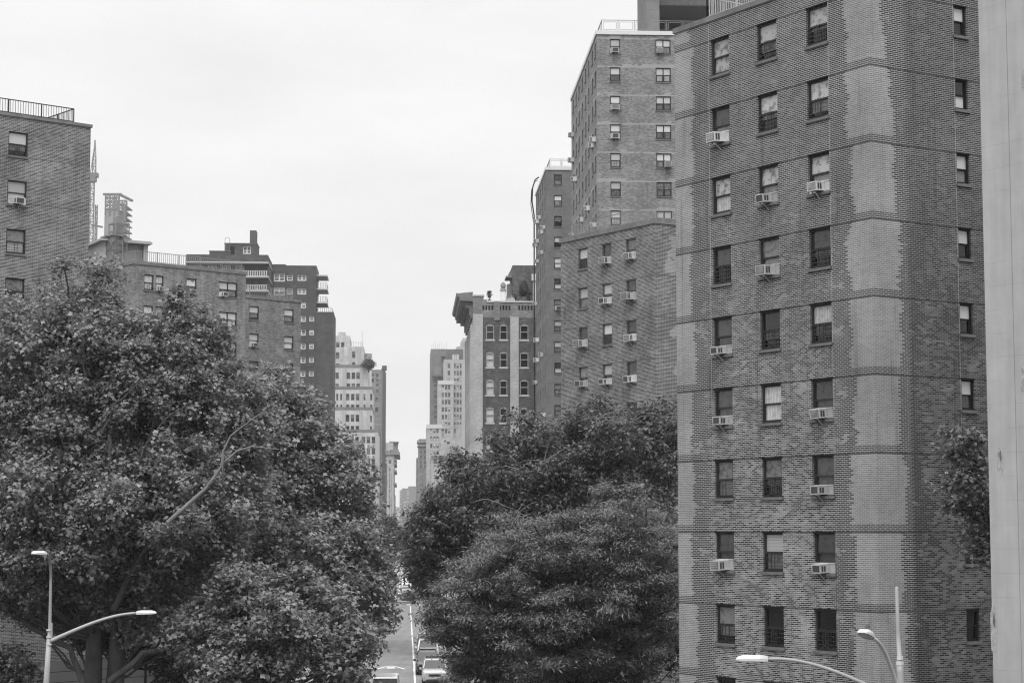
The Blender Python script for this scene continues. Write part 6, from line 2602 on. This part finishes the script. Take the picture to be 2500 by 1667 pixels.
def car_meshes(kind):
    """x forward, y left; returns meshes of the parts"""
    if kind == 'suv':
        L, W, Hh = 4.7, 1.86, 1.72
        low = [(-2.33, .38), (-2.35, .95), (-2.2, 1.04), (1.05, 1.08), (2.1, .98), (2.32, .82), (2.35, .42)]
        roof = [(-2.15, 1.04), (-1.95, 1.62), (-1.5, 1.70), (0.1, 1.70), (0.45, 1.62), (1.15, 1.08)]
    elif kind == 'van':
        L, W, Hh = 5.3, 1.98, 2.2
        low = [(-2.63, .40), (-2.65, 1.15), (-2.6, 1.2), (1.5, 1.2), (2.4, 1.05), (2.63, .85), (2.65, .42)]
        roof = [(-2.6, 1.2), (-2.55, 2.1), (-2.4, 2.18), (1.0, 2.18), (1.25, 2.08), (1.85, 1.18)]
    else:
        L, W, Hh = 4.6, 1.80, 1.45
        low = [(-2.28, .36), (-2.3, .85), (-2.1, .98), (-1.5, 1.0), (1.0, .95), (2.1, .80), (2.28, .68), (2.3, .38)]
        roof = [(-1.75, .99), (-1.15, 1.38), (-.7, 1.44), (.1, 1.44), (.45, 1.36), (1.15, .95)]
    hw = W / 2
    mb = MB()
    # lower body: bowed sides
    lv = [(hw * .93, 0.0), (hw, 0.35), (hw * .97, 0.8), (hw * .90, 1.0)]
    n = len(low)
    zlo = min(p[1] for p in low) - .12
    sec = []
    xs_ = sorted({-L / 2, -L / 2 + .08, -L / 2 + .3, -1.45, -1.0, 0, 1.0, 1.45, L / 2 - .4, L / 2 - .12, L / 2})

    def top(x, prof):
        for i in range(len(prof) - 1):
            (xa, za), (xb, zb) = prof[i], prof[i + 1]
            if xa <= x <= xb:
                return za + (zb - za) * (x - xa) / max(1e-6, xb - xa)
        return prof[0][1] if x < prof[0][0] else prof[-1][1]

    tp_ = [p for p in low[1:-1]]
    for x in xs_:
        e = min(1.0, (L / 2 - abs(x)) / 0.30)
        wk = 0.80 + 0.20 * math.sqrt(max(0, e))
        zt_ = top(x, tp_)
        zb = 0.24 + (0.10 if abs(x) > L / 2 - .1 else 0)
        r = []
        for f_, k in ((0, .90), (.35, 1.0), (.75, .985), (.95, .93), (1.0, .84)):
            r.append((x, hw * wk * k, zb + (zt_ - zb) * f_))
        ring = r + [(x, -y, z) for (x, y, z) in r[::-1]]
        sec.append(ring)
    for i in range(len(sec) - 1):
        for j in range(len(sec[0])):
            k = (j + 1) % len(sec[0])
            mb.quad([sec[i][j], sec[i + 1][j], sec[i + 1][k], sec[i][k]], 0, smooth=True)
    mb.quad(sec[0])
    mb.quad(sec[-1][::-1])
    # roof panel and pillars
    rt = roof
    wt = hw * .74
    wb = hw * .88

    def wid_(z):
        z0, z1 = rt[0][1], max(p[1] for p in rt)
        return wb + (wt - wb) * (z - z0) / (z1 - z0)

    ir = [p for p in rt if p[1] > max(q[1] for q in rt) - .12]
    for i in range(len(ir) - 1):
        (xa, za), (xb, zb) = ir[i], ir[i + 1]
        mb.quad([(xa, -wid_(za), za), (xb, -wid_(zb), zb), (xb, wid_(zb), zb), (xa, wid_(za), za)])
        mb.quad([(xa, -wid_(za), za - .06), (xb, -wid_(zb), zb - .06), (xb, -wid_(zb), zb), (xa, -wid_(za), za)])
        mb.quad([(xa, wid_(za), za - .06), (xa, wid_(za), za), (xb, wid_(zb), zb), (xb, wid_(zb), zb - .06)])
    for sgn in (-1, 1):
        for (pa, pb_) in ((rt[0], rt[1]), (rt[-2], rt[-1])):
            mb.bar((pa[0], sgn * wid_(pa[1]), pa[1]), (pb_[0], sgn * wid_(pb_[1]), pb_[1]), .08)
        xm = (rt[1][0] + rt[-2][0]) / 2
        mb.bar((xm, sgn * wid_(rt[0][1]) * .995, rt[0][1]), (xm, sgn * wt * .995, Hh - .1), .07)
        mb.bar((1.0, sgn * (hw + .03), 1.05 if kind != 'van' else 1.25), (0.88, sgn * (hw + .16), 1.08 if kind != 'van' else 1.3), .13)
    body = mb
    gl = MB()
    for i in range(len(rt) - 1):
        (xa, za), (xb, zb) = rt[i], rt[i + 1]
        s_ = .97
        gl.quad([(xa, -wid_(za) * s_, za - .02), (xb, -wid_(zb) * s_, zb - .02), (xb, wid_(zb) * s_, zb - .02), (xa, wid_(za) * s_, za - .02)])
    for sgn in (-1, 1):
        pts = [(x, sgn * wid_(z) * .98, z - .02) for x, z in rt]
        gl.quad(pts if sgn > 0 else pts[::-1])
    wh_ = MB()
    wh_.tube([(0, -.11, 0), (0, .11, 0)], .34, 18)
    rim = MB()
    rim.tube([(0, -.118, 0), (0, .118, 0)], .20, 14)
    hl = MB()
    hl.box(L / 2 - .16, L / 2 - .02, -.2, .2, -.07, .07)
    tl = MB()
    pl = MB()
    pl.box(L / 2 - .01, L / 2 + .015, -.16, .16, .42, .55)
    gr = MB()
    gr.box(L / 2 - .03, L / 2 + .01, -.45, .45, .58, .74)
    gr.box(L / 2 - .03, L / 2 + .012, -.6, .6, .28, .38)
    rk = MB()
    if kind == 'suv':
        for sgn in (-1, 1):
            rk.bar((-1.6, sgn * wt * .9, Hh + .05), (.1, sgn * wt * .9, Hh + .05), .04)
        for x in (-1.3, -.9, -.5, -.1):
            rk.bar((x, -wt * .9, Hh + .06), (x, wt * .9, Hh + .06), .035)
    return dict(body=body, glass=gl, wheel=wh_, rim=rim, headlight=hl, plate=pl, grille=gr, roof_rack=rk, L=L, W=W, H=Hh)


_cm = {}


def car(w, t, kind, paint, label, group='cars parked along the avenue', heading=math.pi, cat='car', name='parked_car'):
    key = (kind, paint)
    if key not in _cm:
        c = car_meshes(kind)
        d = {}
        for k, m_ in (('body', M[paint]), ('glass', M['car_glass']), ('wheel', M['tyre']), ('rim', M['rim']), ('headlight', M['lamp_glass']), ('plate', M['plate']), ('grille', M['tyre'])):
            d[k] = c[k].mesh(k, [m_])
        d['roof_rack'] = c['roof_rack'].mesh('roof_rack', [M['tyre']]) if c['roof_rack'].v else None
        d['L'], d['W'], d['H'] = c['L'], c['W'], c['H']
        _cm[key] = d
    d = _cm[key]
    p = sp(w, t)
    root = empty(name, (p[0], p[1], 0.01), label, cat, group, rz=math.pi / 2 + YAW + heading)
    sub('body', d['body'], root)
    sub('window', d['glass'], root)
    for (x, y) in ((-1.42, -1), (-1.42, 1), (1.42, -1), (1.42, 1)):
        wl_ = sub('wheel', d['wheel'], root)
        wl_.location = (x, y * (d['W'] / 2 - .13), .34)
        sub('rim', d['rim'], wl_)
    for y in (-1, 1):
        h = sub('headlight', d['headlight'], root)
        h.location = (0, y * (d['W'] / 2 - .35), .74)
    sub('number_plate', d['plate'], root)
    sub('grille', d['grille'], root)
    if d['roof_rack']:
        sub('roof_rack', d['roof_rack'], root)
    return root


car(2.15, 147.5, 'suv', 'paint_silver', 'silver parked car with pale bonnet, nearest in the kerb row at the bottom', name='parked_car')
car(1.75, 157.0, 'suv', 'paint_black', 'black parked estate with roof rack just behind the silver nearest car')
car(1.9, 166.0, 'sedan', 'paint_grey', 'grey parked car half hidden by foliage behind the roof-racked black one')
car(1.95, 174.0, 'suv', 'paint_white', 'white parked car under the feathery tree, fourth in the kerb row')
car(1.9, 181.5, 'sedan', 'paint_dark_grey', 'dark parked car under leaves, fifth in the kerb row')
car(1.9, 190.0, 'sedan', 'paint_silver', 'silver parked car, farthest of the row before the crosswalk')
car(0.1, 352.0, 'sedan', 'paint_silver', 'silver parked car first beyond the crossing')
car(0.15, 366.0, 'sedan', 'paint_white', 'white parked saloon second beyond the crossing')
car(0.2, 392.0, 'van', 'paint_white', 'long white parked van beyond the crossing', cat='van', name='parked_van')
car(0.5, 415.0, 'suv', 'paint_white', 'small white car behind the white parked van far down the road')
car(0.9, 446.0, 'van', 'paint_black', 'black box truck far down the road on the right', cat='van', name='parked_van')
car(-2.6, 470.0, 'suv', 'paint_white', 'white car driving towards us far down the lane', 'cars in traffic', name='car')
car(-2.4, 500.0, 'van', 'paint_silver', 'pale van following the far white car in the lane', 'cars in traffic', cat='van', name='van')
car(-1.2, 118.5 + 6.5, 'van', 'paint_white', 'white van whose roof shows at the bottom edge in the roadway', 'cars in traffic', heading=0, cat='van', name='van')
car(-0.2, 312.5, 'sedan', 'paint_white', 'white car crossing at the side road under the low round tree', 'cars in traffic', heading=math.pi / 2, name='car')

# traffic signal masts far down
M['signal_pole'] = plain('signal_pole', 0.5, 0.5, 0.05)
for (u0, vt, vb, t_, w0, lab) in ((960.5, 1370, 1405, 480.0, 0, 'thin pale signal mast with slanting stay over the lane, left kerb'), (983.5, 1369, 1404, 470.0, 1, 'thin pale signal mast with stay at the right kerb far down')):
    x, y, zt_ = at(u0, vt, t_)
    root = empty('signal_mast', (x, y, 0), lab, 'traffic signal', 'signal masts')
    mb = MB()
    mb.tube([(x, y, 0), (x, y, zt_)], [0.10, 0.07], 8)
    mb.obj('pole', M['signal_pole'], root)
    if not w0:
        mb = MB()
        p1 = Vector(at(983.5, 1370, t_))
        p2 = Vector(at(961, 1384.5, t_))
        mb.bar(p2, p1, 0.08)
        mb.bar(p2, Vector(at(983, 1385, t_)), 0.09)
        mb.obj('arm', M['signal_pole'], root)
        mb = MB()
        q = Vector(at(974, 1390, t_))
        mb.box(q.x - .18, q.x + .18, q.y - .15, q.y + .15, q.z - .5, q.z + .5)
        mb.obj('signal_head', M['lamp_dark'], root)
